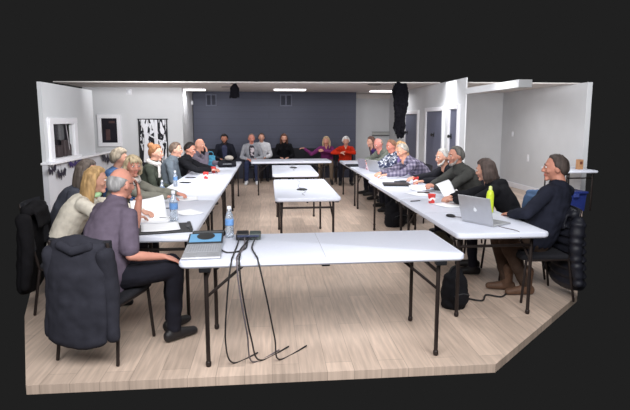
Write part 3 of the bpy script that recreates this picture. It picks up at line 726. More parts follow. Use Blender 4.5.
    if extra and 'inner' in extra:   # shirt front showing between open jacket sides
        g = Geo(); g.tube([N - up * 0.03 + fw * 0.05, B(0.78) + fw * 0.118 * sc, B(0.5) + fw * (0.135 * sc + belly * 0.7), B(0.2) + fw * (0.13 * sc + belly * 0.8)], [(0.05, 0.02), (0.075, 0.02), (0.07, 0.018), (0.06, 0.015)], side=rt, n=12)
        remeshed('inner_shirt', g, extra['inner'], 0.01, root, org, smooth=2)
    if extra and 'collarband' in extra:
        pts = [N + up * 0.02 + rt * (0.066 * math.cos(a)) + fw * (0.008 + 0.06 * math.sin(a)) for a in [2 * PI * i / 14 for i in range(15)]]
        obj('collar', Geo().tube(pts, 0.022, n=8), extra['collarband'], root, True, off=org)
    if chairlab: chair(org.x + (0.01 if key == 'R9' else 0.06 if key == 'L2' else 0), org.y, face if chairdeg is None else chairdeg, chairlab)
    PEOPLE[key] = dict(P=P, fw=fw, rt=rt, N=N, B=B, J=J, org=org)
    return root

BLACKC = cloth((32, 32, 38)); DKTR = cloth((30, 30, 38), 't'); JEAN = cloth((46, 52, 78), 'j'); DENIM = cloth((84, 108, 142), 'd')
#PEOPLE_BEGIN
# ---- left side of the tables, from the camera to the far end
person('L1', (-1.085, 3.82, 1.165), 48, 'bald grey-haired man in purple-grey short-sleeved shirt, seated nearest the camera with hand on knee', 'balding', (150, 148, 148), cloth((94, 84, 98)), DKTR, 'shirt',
       yaw=8, pitch=-6, sk=(208, 150, 132), sleeve='short', pel=(-1.17, 3.62), belly=0.03, rh=(-0.76, 3.66, 0.655), lh=(-0.985, 3.93, 1.05), elbow_l=(0.6, 0.5, -1), elbow_r=(-0.1, -0.6, -0.8), knees=((-0.76, 3.93, 0.54), (-0.70, 3.72, 0.54)),
       hd={1: ((0.9, 0.25, -0.4), (0, 0, -1)), -1: ((-0.1, 0.1, 1), (-0.6, -0.2, 0))}, lcurl=0.25, rcurl=0.2, extra={'collar': 1, 'glasses': 1}, chairdeg=74, chairlab='black chair under the man in the purple-grey shirt')
person('L2', (-1.52, 4.60, 1.108), 8, 'long-haired blonde woman in cream sweater behind the bald man', 'long', (176, 142, 98), cloth((214, 206, 192)), DKTR, 'sweater',
       yaw=6, fem=True, rh=(-1.16, 4.46, 0.802), lh=(-1.16, 4.74, 0.802), extra={'collarband': cloth((176, 214, 164))}, chairlab='black chair draped with a black coat, behind the cream sweater')
person('L3', (-1.80, 5.22, 1.115), 5, 'woman with long dark grey hair, beyond the blonde woman in cream', 'long', (92, 82, 76), cloth((70, 72, 82)), DKTR, 'cardigan', fem=True, hk=1.08, chairlab='black chair under the dark grey-haired woman')
person('L5', (-1.50, 5.78, 1.128), -12, 'short-haired blonde woman in grey jacket turned toward the camera', 'fringe_bob', (182, 164, 134), cloth((124, 122, 112)), DKTR, 'jacket', yaw=-42, pitch=-8, fem=True, sk=(210, 150, 132),
       rh=(-1.06, 5.56, 0.802), lh=(-1.02, 5.84, 0.802), extra={'scarf': cloth((200, 194, 188))}, chairlab='black chair under the blonde woman in grey')
person('L4', (-1.86, 6.55, 1.16), 0, 'person with pale ash hair and blue collar beyond the blonde woman', 'curly', (150, 138, 122), cloth((72, 98, 138)), DKTR, 'shirt', yaw=10, fem=True, chairlab='black chair under the person in blue')
person('L6', (-1.58, 7.3, 1.175), 0, 'woman with auburn bun, dark olive jacket and pale scarf', 'bun', (138, 94, 62), cloth((58, 62, 54)), DKTR, 'jacket', yaw=-8, fem=True, extra={'scarf': cloth((196, 190, 186)), 'collar': 1}, chairlab='black chair under the woman with the auburn bun')
person('L7', (-1.46, 8.15, 1.17), 0, 'man with cropped grey-brown hair in slate sweater', 'crop', (96, 80, 70), cloth((92, 100, 108)), DKTR, 'sweater', yaw=6, extra={'collar': 1}, chairlab='black chair under the man in slate')
person('L8', (-1.33, 8.75, 1.145), -4, 'dark-haired man in black jacket leaning forward at the left row', 'short', (34, 28, 28), cloth((28, 28, 32), 'k'), DKTR, 'jacket', yaw=-12, pitch=-22, sk=(198, 142, 122), extra={'collar': 1}, rh=(-0.98, 8.62, 0.802), lh=(-0.96, 8.9, 0.802), chairlab='black chair under the dark-haired leaning man')
person('L9', (-1.30, 9.75, 1.165), -10, 'bald man resting his chin on his hand at the far end of the left row', 'bald', (190, 160, 140), cloth((104, 96, 108)), DKTR, 'shirt', yaw=-10, sk=(214, 158, 136), rh=(-1.16, 9.68, 1.03), lh=(-0.92, 9.85, 0.802), hd={1: ((-0.2, 0.1, 1), (-0.7, 0.1, 0))}, elbow_r=(0.6, -0.5, -1), chairlab='black chair under the bald man')
# ---- far wall
person('F1', (-1.16, 13.45, 1.15), -90, 'black-haired man with beard in black jacket by the navy wall', 'thick', (28, 24, 26), cloth((30, 32, 42)), DKTR, 'jacket', sk=(176, 124, 104), beard=(36, 30, 30), extra={'inner': cloth((62, 66, 92))}, chairlab='black chair under the bearded man by the navy wall')
person('F2', (-0.455, 13.3, 1.155), -90, 'large man in light grey cardigan and dark jeans by the navy wall', 'recede', (112, 96, 88), cloth((150, 152, 160)), JEAN, 'cardigan', k=1.04, belly=0.04, sk=(206, 140, 124), extra={'inner': pattern('printed_tee', 'blotch', [(44, 40, 52), (44, 40, 52), (206, 196, 204)], 16)}, shoe=mat('white_shoe', (222, 222, 226), 0.6, 0.05), footback=-0.1, chairlab='black chair under the man in the grey cardigan', splay=0.08)
person('F2b', (-0.21, 13.9, 1.16), -90, 'brown-haired person in white top half hidden behind the grey cardigan', 'short', (84, 64, 54), cloth((214, 214, 220)), DKTR, 'shirt', chairlab='black chair behind the man in the grey cardigan')
person('F3', (0.395, 13.75, 1.15), -90, 'brown-haired woman in black turtleneck alone at the navy wall', 'mid', (88, 58, 46), cloth((18, 18, 22), 'k'), DKTR, 'turtleneck', fem=True, extra={'turtle': 1}, chairlab='black chair under the woman in the turtleneck')
person('F4', (1.46, 13.1, 1.095), -100, 'blonde woman in plum sweater with one arm along a chair back', 'mid', (186, 160, 128), cloth((112, 46, 100)), cloth((112, 96, 82)), 'sweater', fem=True, yaw=-10, sk=(212, 158, 138), rh=(0.90, 13.28, 0.905), lh=(1.36, 12.86, 0.86), elbow_r=(0, 0.3, -1), hd={1: ((-1, -0.1, 0), (0, 0, -1)), -1: ((-1, 0, 0), (0, 1, 0))}, footback=-0.12, chairlab='black chair under the woman in plum')
person('F5', (1.92, 12.75, 1.10), -95, 'white-haired person in bright red sweater at the far right', 'curly', (232, 228, 228), cloth((196, 48, 24)), DKTR, 'sweater', fem=True, sk=(216, 168, 150), lh=(1.86, 12.5, 0.85), rh=(1.75, 12.5, 0.82), chairlab='black chair under the person in red')
for x, y, d, lab in ((0.02, 13.95, -90, 'empty black chair between the white top and the black turtleneck'), (0.86, 13.9, -90, 'empty black chair between the turtleneck and the plum sweater'), (1.2, 13.72, -95, 'empty black chair under the outstretched plum arm'), (-1.62, 13.7, -90, 'empty black chair at the left end of the navy wall')):
    chair(x, y, d, lab)
# ---- right side, from the far end to the camera
person('R1', (2.20, 10.95, 1.16), 190, 'woman with long brown hair in purple jacket at the far end of the right row', 'long', (92, 66, 58), cloth((62, 44, 96)), DKTR, 'jacket', fem=True, yaw=10, chairlab='black chair under the woman in purple')
person('R2', (2.18, 10.1, 1.15), 205, 'pink-faced balding man in grey-green shirt bent over the small laptop', 'balding', (150, 128, 116), cloth((104, 108, 100)), DKTR, 'shirt', pitch=-26, sk=(222, 150, 140), lh=(1.86, 9.62, 0.802), rh=(1.74, 9.78, 0.802), lean=0.56, chairlab='black chair under the man in grey-green')
person('R3', (2.24, 9.25, 1.155), 195, 'reddish-faced man in blue and white patterned shirt', 'short', (128, 92, 72), pattern('print_shirt', 'blotch', [(48, 54, 78), (96, 104, 128), (220, 222, 230)], 26), DKTR, 'shirt', pitch=-16, sk=(214, 142, 124), lh=(1.86, 8.9, 0.802), rh=(1.82, 9.16, 0.802), chairlab='black chair under the patterned shirt')
person('R4', (2.28, 8.72, 1.15), 190, 'woman with long sandy hair in lilac top', 'long', (176, 140, 100), cloth((146, 124, 184)), DKTR, 'top', fem=True, pitch=-14, sk=(218, 168, 142), chairlab='black chair under the woman in lilac')
person('R5', (2.10, 7.92, 1.145), 190, 'white-haired person in plaid shirt leaning over the right row', 'short', (150, 144, 136), pattern('plaid', 'plaid', [(48, 44, 62), (92, 86, 108), (150, 142, 160)], 5.5), DKTR, 'shirt', pitch=-24, yaw=4, sk=(216, 162, 138), lean=0.60, lh=(1.78, 7.62, 0.802), rh=(1.72, 7.86, 0.802), chairlab='black chair under the plaid shirt')
person('R6', (2.42, 6.95, 1.115), 186, 'white-bearded man in black sweater half hidden behind the grey-haired man', 'short', (164, 161, 158), BLACKC, DKTR, 'sweater', beard=(188, 184, 180), lean=0.62, lh=(1.98, 6.62, 0.802), rh=(1.86, 6.92, 0.802), pitch=-10, chairlab='black chair under the white-bearded man')
person('R7', (2.30, 6.12, 1.19), 186, 'grey-haired bearded man in dark olive shirt with clasped hands', 'short', (100, 97, 94), cloth((70, 70, 68)), DKTR, 'shirt', pitch=-6, yaw=-4, sk=(206, 150, 130), beard=(150, 142, 138), lh=(2.05, 6.14, 0.80), rh=(2.03, 6.21, 0.82), hd={-1: ((-0.5, 0.8, 0.1), (-0.3, 0, -1)), 1: ((-0.6, -0.7, 0.1), (-0.3, 0, -1))}, lcurl=0.5, rcurl=0.5, lean=0.56, extra={'collar': 1}, chairlab='black chair under the grey-haired bearded man')
person('R8', (2.27, 5.17, 1.108), 158, 'woman with brown-grey bob in black hoodie beside the yellow bottle', 'bob', (74, 62, 58), cloth((24, 24, 28), 'k'), DKTR, 'hoodie', fem=True, yaw=-20, pitch=-12, extra={'hood': 1}, lh=(1.93, 5.14, 0.80), rh=(1.97, 5.36, 0.80), lean=0.50, chairdeg=180, chairlab='black chair draped with a blue denim jacket')
person('R9', (2.60, 4.41, 1.195), 122, 'man in navy-black sweater seated at the near end of the right row', 'short', (72, 62, 58), cloth((34, 36, 48)), cloth((70, 56, 48)), 'sweater', k=1.05, yaw=32, pitch=-2, sk=(204, 146, 126), lh=(2.20, 4.44, 0.775), rh=(2.30, 4.78, 0.66), belly=0.02, pel=(2.46, 4.42), extra={'boots': 1}, shoe=mat('brown_boot', (98, 72, 56), 0.6, 0.2), knees=((2.13, 4.36, 0.535), (2.16, 4.62, 0.535)), feet=((2.38, 4.42), (2.26, 4.56)), legdir=45, chairdeg=178, chairlab='black chair draped with a quilted black jacket at the near right')
#PEOPLE_END
# ------------------------------------------------------------------ things on the tables
TZ = 0.7425
def at(o, x, y, z=TZ, deg=0.0): o.location = (x, y, z); o.rotation_euler = (0, 0, math.radians(deg)); return o
def sheet_geo(w, h, curl=0.0, lift=0.0, n=10, th=0.0012):
    V = []; F = []
    for i in range(n + 1):
        for j in range(n + 1):
            x = -w / 2 + w * i / n; y = -h / 2 + h * j / n
            V.append((x, y, 0.001 + lift * ss(0.25, 1.0, j / n) * (1 + 0.3 * (i / n)) + curl * (abs(i / n - 0.5) * 2) ** 2))
    k = len(V); V += [(a, b, c + th) for a, b, c in V]
    for i in range(n):
        for j in range(n):
            a = i * (n + 1) + j; q = (a, a + n + 1, a + n + 2, a + 1); F.append(tuple(k + v for v in q)); F.append(tuple(reversed(q)))
    for i in range(n):
        for (a, b) in ((i, i + 1), (n * (n + 1) + i + 1, n * (n + 1) + i)): F.append((a, b, k + b, k + a))
        a, b = (i + 1) * (n + 1), i * (n + 1); F.append((a, b, k + b, k + a)); a, b = i * (n + 1) + n, (i + 1) * (n + 1) + n; F.append((a, b, k + b, k + a))
    return Geo().add(V, F)
def sheet(x, y, deg, lab, w=0.216, h=0.28, curl=0.0, lift=0.0, z=TZ, group='loose white papers on the tables'):
    o = obj('paper_sheet', sheet_geo(w, h, curl, lift), PAPER, smooth=True); at(o, x, y, z, deg); return prop(o, lab, 'paper', group)
# clipboard folder with papers at the near end of the left row
t = empty('clipboard', (-0.86, 4.2, TZ), math.radians(12), label='open black clipboard folder near the bald man', cat='clipboard')
obj('board', Geo().box((0, 0, 0.006), (0.42, 0.36, 0.012), 0.004), BLACKP, t); obj('clip', Geo().box((0.185, 0.0, 0.016), (0.035, 0.12, 0.012), 0.004), DARKG, t)
obj('cover_edge', Geo().box((0.2, 0.02, 0.012), (0.03, 0.33, 0.016), 0.005), BLACKP, t)
sheet(-0.90, 4.21, 14, 'white sheet clipped on the black clipboard folder', 0.30, 0.30, 0.004, 0.006, TZ + 0.013)
sheet(-1.10, 4.72, 20, 'white booklet page curling up beside the large water bottle', 0.30, 0.36, 0.01, 0.13)
sheet(-1.02, 4.62, -8, 'white sheet lying under the curled booklet page', 0.3, 0.3, 0.004, 0.0)
sheet(-0.80, 4.95, 35, 'white sheet just beyond the large water bottle', 0.22, 0.3, 0.006)
sheet(-0.93, 5.85, 10, 'white sheet beside the small water bottle of the blonde woman', 0.22, 0.3, 0.006)
sheet(-1.08, 6.75, -20, 'white sheet between the two small water bottles', 0.22, 0.3, 0.004)
sheet(-1.02, 8.3, 8, 'white sheet between the two red cups', 0.22, 0.3, 0.004)
sheet(-1.1, 9.1, -12, 'white sheet in front of the bald man at the far end', 0.22, 0.3, 0.004)
def bottle(x, y, h, lab, z=TZ):
    k = h / 0.24
    t = empty('water_bottle', (x, y, z), label=lab, cat='bottle', group='clear plastic water bottles')
    obj('bottle_body', Geo().lathe([(0.024 * k, 0.0), (0.032 * k, 0.006 * k), (0.032 * k, 0.05 * k), (0.030 * k, 0.07 * k), (0.032 * k, 0.09 * k), (0.032 * k, 0.145 * k), (0.026 * k, 0.175 * k), (0.014 * k, 0.205 * k), (0.0125 * k, 0.222 * k)]), BOTTLE, t, smooth=True)
    obj('label_band', Geo().lathe([(0.0328 * k, 0.095 * k), (0.0331 * k, 0.1 * k), (0.0331 * k, 0.14 * k), (0.0328 * k, 0.144 * k)]), BLUE, t, smooth=True)
    obj('bottle_cap', Geo().lathe([(0.015 * k, 0.216 * k), (0.0155 * k, 0.22 * k), (0.0155 * k, 0.238 * k), (0.012 * k, 0.241 * k)]), WHITEC, t, smooth=True)
    return t
bottle(-0.85, 4.55, 0.27, 'large water bottle with blue label beside the curled booklet page')
bottle(-1.24, 5.99, 0.20, 'small water bottle in front of the blonde woman in grey'); bottle(-1.27, 6.99, 0.21, 'small water bottle in front of the woman with the auburn bun')
bottle(-0.31, 3.86, 0.24, 'water bottle on the front table between the laptop and the black box')
CUPW = mat('cup_white_band', (236, 226, 226), 0.6, 0.03)
def cup(x, y, lab):
    t = empty('paper_cup', (x, y, TZ), label=lab, cat='cup', group='red paper cups')
    obj('cup_body', Geo().lathe([(0.030, 0), (0.031, 0.003), (0.042, 0.094), (0.044, 0.097), (0.042, 0.1), (0.039, 0.097), (0.03, 0.012), (0.005, 0.01)]), RED, t, smooth=True)
    g = Geo(); g.tube([(0.0365 * math.cos(a) , 0.0365 * math.sin(a), 0.05 + 0.014 * math.sin(a * 3)) for a in [2 * PI * i / 30 for i in range(31)]], [(0.0035, 0.012)] * 31, side=(1, 0, 0), n=8, caps=False)
    obj('white_band', g, CUPW, t, smooth=True)
cup(-0.97, 7.86, 'red cup nearer the camera on the left row'); cup(-0.95, 8.76, 'red cup farther from the camera on the left row')
cup(1.73, 5.28, 'red cup nearer the camera on the right row'); cup(2.03, 6.92, 'red cup beside the hands of the white-bearded man')
def phone(x, y, deg, lab):
    t = empty('phone', (x, y, TZ), math.radians(deg), label=lab, cat='phone', group='dark phones lying on the tables')
    obj('phone_body', Geo().box((0, 0, 0.005), (0.075, 0.15, 0.009), 0.004), BLACKP, t); obj('phone_screen', Geo().box((0, 0, 0.0098), (0.066, 0.138, 0.001)), GLASSD, t)
phone(-1.22, 7.98, 80, 'dark phone by the man in slate'); phone(-1.2, 7.36, 70, 'dark phone by the woman with the auburn bun'); phone(1.88, 6.06, 75, 'dark phone on the papers before the grey-haired bearded man')
def pen(x, y, deg, lab):
    t = empty('pen', (x, y, TZ), math.radians(deg), label=lab, cat='pen', group='dark pens on the tables')
    obj('pen_barrel', Geo().tube([(-0.07, 0, 0.006), (0.05, 0, 0.006)], 0.0055, n=8), DARKG, t, smooth=True); obj('pen_tip', Geo().tube([(0.05, 0, 0.006), (0.072, 0, 0.006)], [0.005, 0.0015], n=8), SILVER, t, smooth=True)
pen(-1.05, 6.05, 15, 'dark pen near the first small water bottle'); pen(-0.93, 4.66, -10, 'dark pen beside the large water bottle'); pen(1.98, 5.36, 10, 'dark pen on papers beyond the near red cup'); pen(1.6, 5.42, 20, 'dark pen left of the near red cup'); pen(-1.0, 5.2, 10, 'dark pen beyond the curled booklet page')
# black bag with a grey cap on top, teal tote
t = empty('black_bag', (-0.80, 9.75, TZ), 0.1, label='black soft bag at the far end of the left row', cat='bag')
g = Geo(); g.tube([(-0.13, 0, 0.06), (0, 0, 0.075), (0.13, 0, 0.06)], [(0.09, 0.065), (0.1, 0.078), (0.085, 0.06)], side=(0, 1, 0), n=14); remeshed('bag_body', g, cloth((34, 34, 40), 'b'), 0.012, t, wrinkle=0.012, wscale=14)
obj('bag_strap', wire([(-0.1, -0.06, 0.11), (-0.08, -0.08, 0.15), (0.06, -0.08, 0.14), (0.1, -0.06, 0.1)], 0.01), BLACKP, t, smooth=True); obj('zip', Geo().box((0, -0.095, 0.07), (0.16, 0.01, 0.006)), SILVER, t)
t = empty('flat_cap', (-0.76, 9.74, TZ + 0.145), label='pale grey cap resting on the black bag', cat='cap')
obj('cap_crown', Geo().ell((0, 0, 0.03), (0.085, 0.10, 0.05)), cloth((168, 160, 152)), t, smooth=True); obj('cap_peak', Geo().ell((0, -0.10, 0.006), (0.06, 0.05, 0.01)), cloth((90, 86, 86)), t, smooth=True)
TEAL = cloth((70, 132, 160))
t = empty('teal_tote', (-1.13, 9.98, TZ), 0.2, label='teal cloth tote bag in front of the bearded man', cat='bag')
g = Geo(); g.tube([(0, 0, 0.02), (0, 0, 0.1), (0, 0, 0.19)], [(0.11, 0.05), (0.10, 0.055), (0.085, 0.03)], side=(1, 0, 0), n=14); remeshed('tote_body', g, TEAL, 0.01, t, wrinkle=0.014, wscale=14)
obj('tote_handle', wire([(-0.05, 0, 0.19), (-0.04, 0, 0.27), (0.04, 0, 0.27), (0.05, 0, 0.19)], 0.008), TEAL, t, smooth=True)
# microphone pucks on the island tables
for x, y, lab in ((0.41, 6.47, 'black microphone puck on the nearer island table'), (0.44, 9.5, 'black microphone puck on the farther island table')):
    t = empty('microphone_puck', (x, y, TZ), label=lab, cat='microphone', group='conference microphone pucks')
    obj('puck_base', Geo().lathe([(0.068, 0), (0.07, 0.005), (0.06, 0.014), (0.03, 0.019), (0.002, 0.02)], n=24), BLACKP, t, smooth=True); obj('puck_ring', Geo().lathe([(0.04, 0.0175), (0.041, 0.0195), (0.03, 0.0215), (0.029, 0.019)], n=20), DARKG, t, smooth=True)
    obj('thin_cable', wire([(0, 0.06, 0.004), (-0.02, 0.3, 0.003), (0.012, 0.52, 0.003), (0.0, 0.75, 0.003)] if y > 7 else [(0, 0.06, 0.004), (-0.03, 0.4, 0.003), (0.02, 0.7, 0.003), (0.0, 1.05, 0.003)], 0.0022, n=6), mat('cable_grey', (120, 120, 126), 0.6), t, smooth=True)
    obj('short_cable', wire([(0, -0.06, 0.004), (0.03, -0.2, 0.003), (-0.02, -0.36, 0.003), (0.0, -0.5, 0.003)], 0.0022, n=6), mat('cable_grey', (120, 120, 126), 0.6), t, smooth=True)
# front table: small laptop opened almost flat, black interface box, cables
SCREENB = emis('lit_screen_blue', (96, 150, 190), 0.12)
def laptop(name, loc, deg, w, d, lid, bodym, screenm, lab, lidm=None, logo=False, keym=KEYS, ld=None):
    """hinge along local X at y=0, keyboard toward -Y; lid angle measured from the keyboard"""
    t = empty(name, loc, math.radians(deg), label=lab, cat='laptop')
    o = obj('keyboard_base', Geo().box((0, -d / 2, 0.009), (w, d, 0.016), 0.006), bodym, t)
    g = Geo()
    for r in range(5):
        for c in range(13): g.box((-w * 0.43 + w * 0.86 * (c + 0.5) / 13, -d * 0.10 - d * 0.52 * (r + 0.5) / 5, 0.0178), (w * 0.055, d * 0.085, 0.003))
    obj('keys', g, keym, o); obj('trackpad', Geo().box((0, -d * 0.81, 0.0175), (w * 0.3, d * 0.28, 0.001)), keym, o)
    a = math.radians(lid); Rm = Matrix.Rotation(PI - a, 3, 'X')   # 180 = flat
    def P(x, y, z): return Rm @ Vector((x, y, z)) + Vector((0, 0.0, 0.016))
    Q = Matrix.Rotation(-(PI - a), 3, 'X') if False else Rm
    base_d = d; d = ld or d
    l = obj('lid', Geo().box(P(0, d / 2, 0), (w, d, 0.008), 0.003, rot=Q), lidm or bodym, t)
    obj('bezel', Geo().box(P(0, d / 2, 0.0045), (w * 0.97, d * 0.95, 0.002), rot=Q), BLACKP, l); obj('screen', Geo().box(P(0, d * 0.51, 0.006), (w * 0.9, d * 0.8, 0.002), rot=Q), screenm, l)
    return t, l, P, Q
# Geo.box applies rot to vertices before adding centre, so the lid turns about its own middle
t, l, P, Q = laptop('laptop', (-0.465, 3.60, TZ), 3, 0.25, 0.37, 172, SILVER, SCREENB, 'small grey laptop opened nearly flat on the front table', lidm=DARKG, ld=0.20)
obj('screen_picture', Geo().add(*(lambda n: ([P(0.065 * math.cos(2 * PI * i / n), 0.13 + 0.07 * math.sin(2 * PI * i / n), 0.0085) for i in range(n)], [tuple(range(n))]))(20)), BLACKP, l)
t = empty('speaker_bar', (-0.47, 3.91, TZ), 0.05, label='slim black bar speaker at the far edge of the front table, behind the flat laptop', cat='speaker')
obj('bar_body', Geo().box((0, 0, 0.022), (0.25, 0.04, 0.044), 0.012), BLACKP, t); obj('bar_grille', Geo().box((0, -0.021, 0.022), (0.2, 0.003, 0.026)), DARKG, t)
t = empty('interface_box', (-0.165, 3.80, TZ), 0.0, label='black audio interface box on the front table with cables plugged in', cat='box')
obj('box_body', Geo().box((-0.045, 0, 0.026), (0.09, 0.13, 0.05), 0.006), BLACKP, t); obj('green_module', Geo().box((0.05, 0.005, 0.024), (0.085, 0.12, 0.046), 0.006), mat('module_grey_green', (66, 74, 72), 0.5, 0.2), t)
g = Geo()
for k in range(4): g.tube([(-0.065 + 0.04 * k, -0.06, 0.022), (-0.065 + 0.04 * k, -0.085, 0.02)], 0.008, n=8)
obj('plug', g, DARKG, t); obj('socket_strip', Geo().box((0.0, -0.067, 0.034), (0.16, 0.006, 0.014), 0.002), mat('blue_strip', (52, 58, 84), 0.5), t)
CAB = mat('black_cable', (36, 34, 36), 0.5, 0.1); CABG = mat('grey_cable', (104, 96, 100), 0.5, 0.1)
for pts, m, lab in (([(-0.23, 3.715, 0.765), (-0.235, 3.6, 0.75), (-0.245, 3.3, 0.748), (-0.25, 3.185, 0.735), (-0.275, 3.16, 0.55), (-0.30, 3.2, 0.2), (-0.26, 3.28, 0.012), (-0.10, 3.42, 0.01)], CAB, 'leftmost cable hanging off the front table edge'),
                    ([(-0.19, 3.715, 0.765), (-0.185, 3.5, 0.75), (-0.215, 3.3, 0.748), (-0.215, 3.187, 0.735), (-0.20, 3.16, 0.55), (-0.16, 3.2, 0.25), (-0.13, 3.28, 0.012), (0.05, 3.45, 0.01)], CABG, 'grey cable hanging second from the left off the front table'),
                    ([(-0.15, 3.715, 0.765), (-0.205, 3.45, 0.75), (-0.20, 3.3, 0.749), (-0.20, 3.187, 0.738), (-0.185, 3.163, 0.55), (-0.135, 3.2, 0.22), (-0.08, 3.30, 0.012), (0.12, 3.5, 0.01)], CAB, 'dark cable hanging beside the grey one off the front table'),
                    ([(-0.11, 3.715, 0.765), (-0.13, 3.5, 0.75), (-0.10, 3.3, 0.748), (-0.08, 3.19, 0.735), (-0.03, 3.165, 0.5), (0.02, 3.22, 0.2), (0.05, 3.3, 0.012), (0.25, 3.5, 0.01)], CAB, 'rightmost cable hanging off the front table edge'),
                    ([(-0.33, 3.42, 0.755), (-0.29, 3.38, 0.748), (-0.22, 3.40, 0.748), (-0.17, 3.5, 0.748), (-0.17, 3.715, 0.76)], CAB, 'short cable looping from the small grey laptop to the black box')):
    prop(obj('cable', wire(pts, 0.0055), m, smooth=True), lab, 'cable', 'cables at the interface box')
# right row
WHITEL = mat('logo_white', (236, 238, 242), 0.4, 0.02)
t, l, P, Q = laptop('laptop', (1.77, 4.155, TZ), -60 + 180 - 180, 0.33, 0.24, 106, SILVER, mat('screen_off', (52, 60, 78), 0.2, 0.1), 'open silver laptop at the near end of the right row, lid back to the camera')
t.rotation_euler = (0, 0, math.atan2(-0.87, 0.49) + PI)
def lid_pt(x, y): return P(x, y, -0.0048)
ap = [(0.0 + 0.016 * math.cos(a) * (1.0 + 0.08 * math.cos(2 * a)), 0.12 + 0.0165 * math.sin(a)) for a in [2 * PI * i / 26 for i in range(26)]]
ap = [(x, y) if math.hypot(x - 0.018, y - 0.122) > 0.0085 else (0.018 - 0.0085 * (0.018 - x) / max(1e-6, math.hypot(x - 0.018, y - 0.122)), 0.122 - 0.0085 * (0.122 - y) / max(1e-6, math.hypot(x - 0.018, y - 0.122))) for x, y in ap]
n_ = (P(0, 0.1, -0.0056) - P(0, 0.1, -0.0046)); g = Geo().prism(ap, lid_pt, n_); g.prism([(0.0, 0.139), (0.006, 0.141), (0.009, 0.148), (0.002, 0.146)], lid_pt, n_)
obj('lid_emblem', g, WHITEL, l)
t = empty('computer_mouse', (1.66, 4.50, TZ), 0.6, label='small black mouse beside the silver laptop', cat='mouse')
obj('mouse_body', Geo().ell((0, 0, 0.012), (0.03, 0.05, 0.016)), BLACKP, t, smooth=True)
obj('mouse_cable', wire([(-0.02, -0.03, 0.012), (0.05, -0.12, 0.004), (0.03, -0.3, 0.003), (-0.06, -0.55, 0.003), (-0.11, -0.73, 0.002), (-0.13, -0.76, -0.05)], 0.003), CABG, t, smooth=True)
t = empty('sports_bottle', (2.12, 4.70, TZ), label='bright yellow-green bottle behind the silver laptop', cat='bottle')
obj('bottle_body', Geo().lathe([(0.032, 0), (0.036, 0.006), (0.036, 0.17), (0.03, 0.2), (0.016, 0.222)]), mat('lime_plastic', (206, 224, 60), 0.35, 0.06), t, smooth=True); obj('bottle_cap', Geo().lathe([(0.017, 0.218), (0.0175, 0.225), (0.015, 0.252), (0.008, 0.258)]), mat('lime_cap', (222, 230, 150), 0.4), t, smooth=True)
t = empty('laptop', (1.73, 6.82, TZ), math.radians(-8), label='closed black laptop on the right row', cat='laptop')
obj('base', Geo().box((0, 0, 0.009), (0.36, 0.26, 0.016), 0.005), BLACKP, t); obj('lid', Geo().box((0, 0, 0.022), (0.36, 0.26, 0.009), 0.004), BLACKP, t)
t = empty('remote_control', (1.86, 7.1, TZ), math.radians(-70), label='dark oblong device just beyond the closed black laptop', cat='device')
obj('device_body', Geo().box((0, 0, 0.014), (0.06, 0.18, 0.026), 0.008), DARKG, t); obj('device_buttons', Geo().box((0, 0.03, 0.028), (0.04, 0.06, 0.004), 0.001), BLACKP, t)
o = sheet(2.05, 5.62, 25, 'white sheet standing up like a tent beside the clasped hands', 0.2, 0.26, 0.0, 0.15)
sheet(1.78, 5.95, 15, 'white sheet under the dark phone on the right row', 0.22, 0.3, 0.004, 0.0); sheet(1.92, 6.42, -10, 'white sheet before the white-bearded man', 0.22, 0.3, 0.012, 0.015)
sheet(1.85, 5.15, 18, 'white sheet between the near red cup and the silver laptop', 0.22, 0.3, 0.004); sheet(2.05, 5.32, 40, 'white sheet at the elbow of the woman in the hoodie', 0.22, 0.3, 0.004); sheet(1.72, 7.95, 8, 'white sheet in front of the plaid shirt', 0.22, 0.3, 0.004)
laptop('laptop', (1.80, 8.62, TZ), -62 + 180 + 0, 0.30, 0.21, 112, SILVER, mat('screen_dim', (96, 110, 132), 0.3, 0.1), 'open grey laptop in front of the balding man in grey-green')[0].rotation_euler = (0, 0, math.radians(118))
laptop('laptop', (1.72, 9.30, TZ), 115, 0.24, 0.17, 105, mat('lilac_grey_lid', (150, 146, 160), 0.4), mat('screen_dim2', (140, 150, 170), 0.3, 0.1), 'small lilac-grey open laptop in front of the woman in purple')
t = empty('black_case', (1.60, 9.72, TZ), math.radians(4), label='flat black case beside the open laptops of the right row', cat='case')
obj('case_body', Geo().box((0, 0, 0.02), (0.26, 0.2, 0.04), 0.015), cloth((34, 34, 38), 'b'), t, smooth=True); obj('case_zip', Geo().box((0, 0, 0.021), (0.264, 0.204, 0.005), 0.002), DARKG, t)
t = empty('tissue_box', (1.82, 9.05, TZ), math.radians(20), label='pink and white box between the open laptops', cat='box')
obj('box_body', Geo().box((0, 0, 0.045), (0.13, 0.1, 0.09), 0.004), pattern('pink_print', 'blotch', [(228, 206, 214), (228, 206, 214), (182, 52, 92)], 14), t); obj('box_top', Geo().box((0, 0, 0.092), (0.07, 0.04, 0.006), 0.002), PAPER, t)
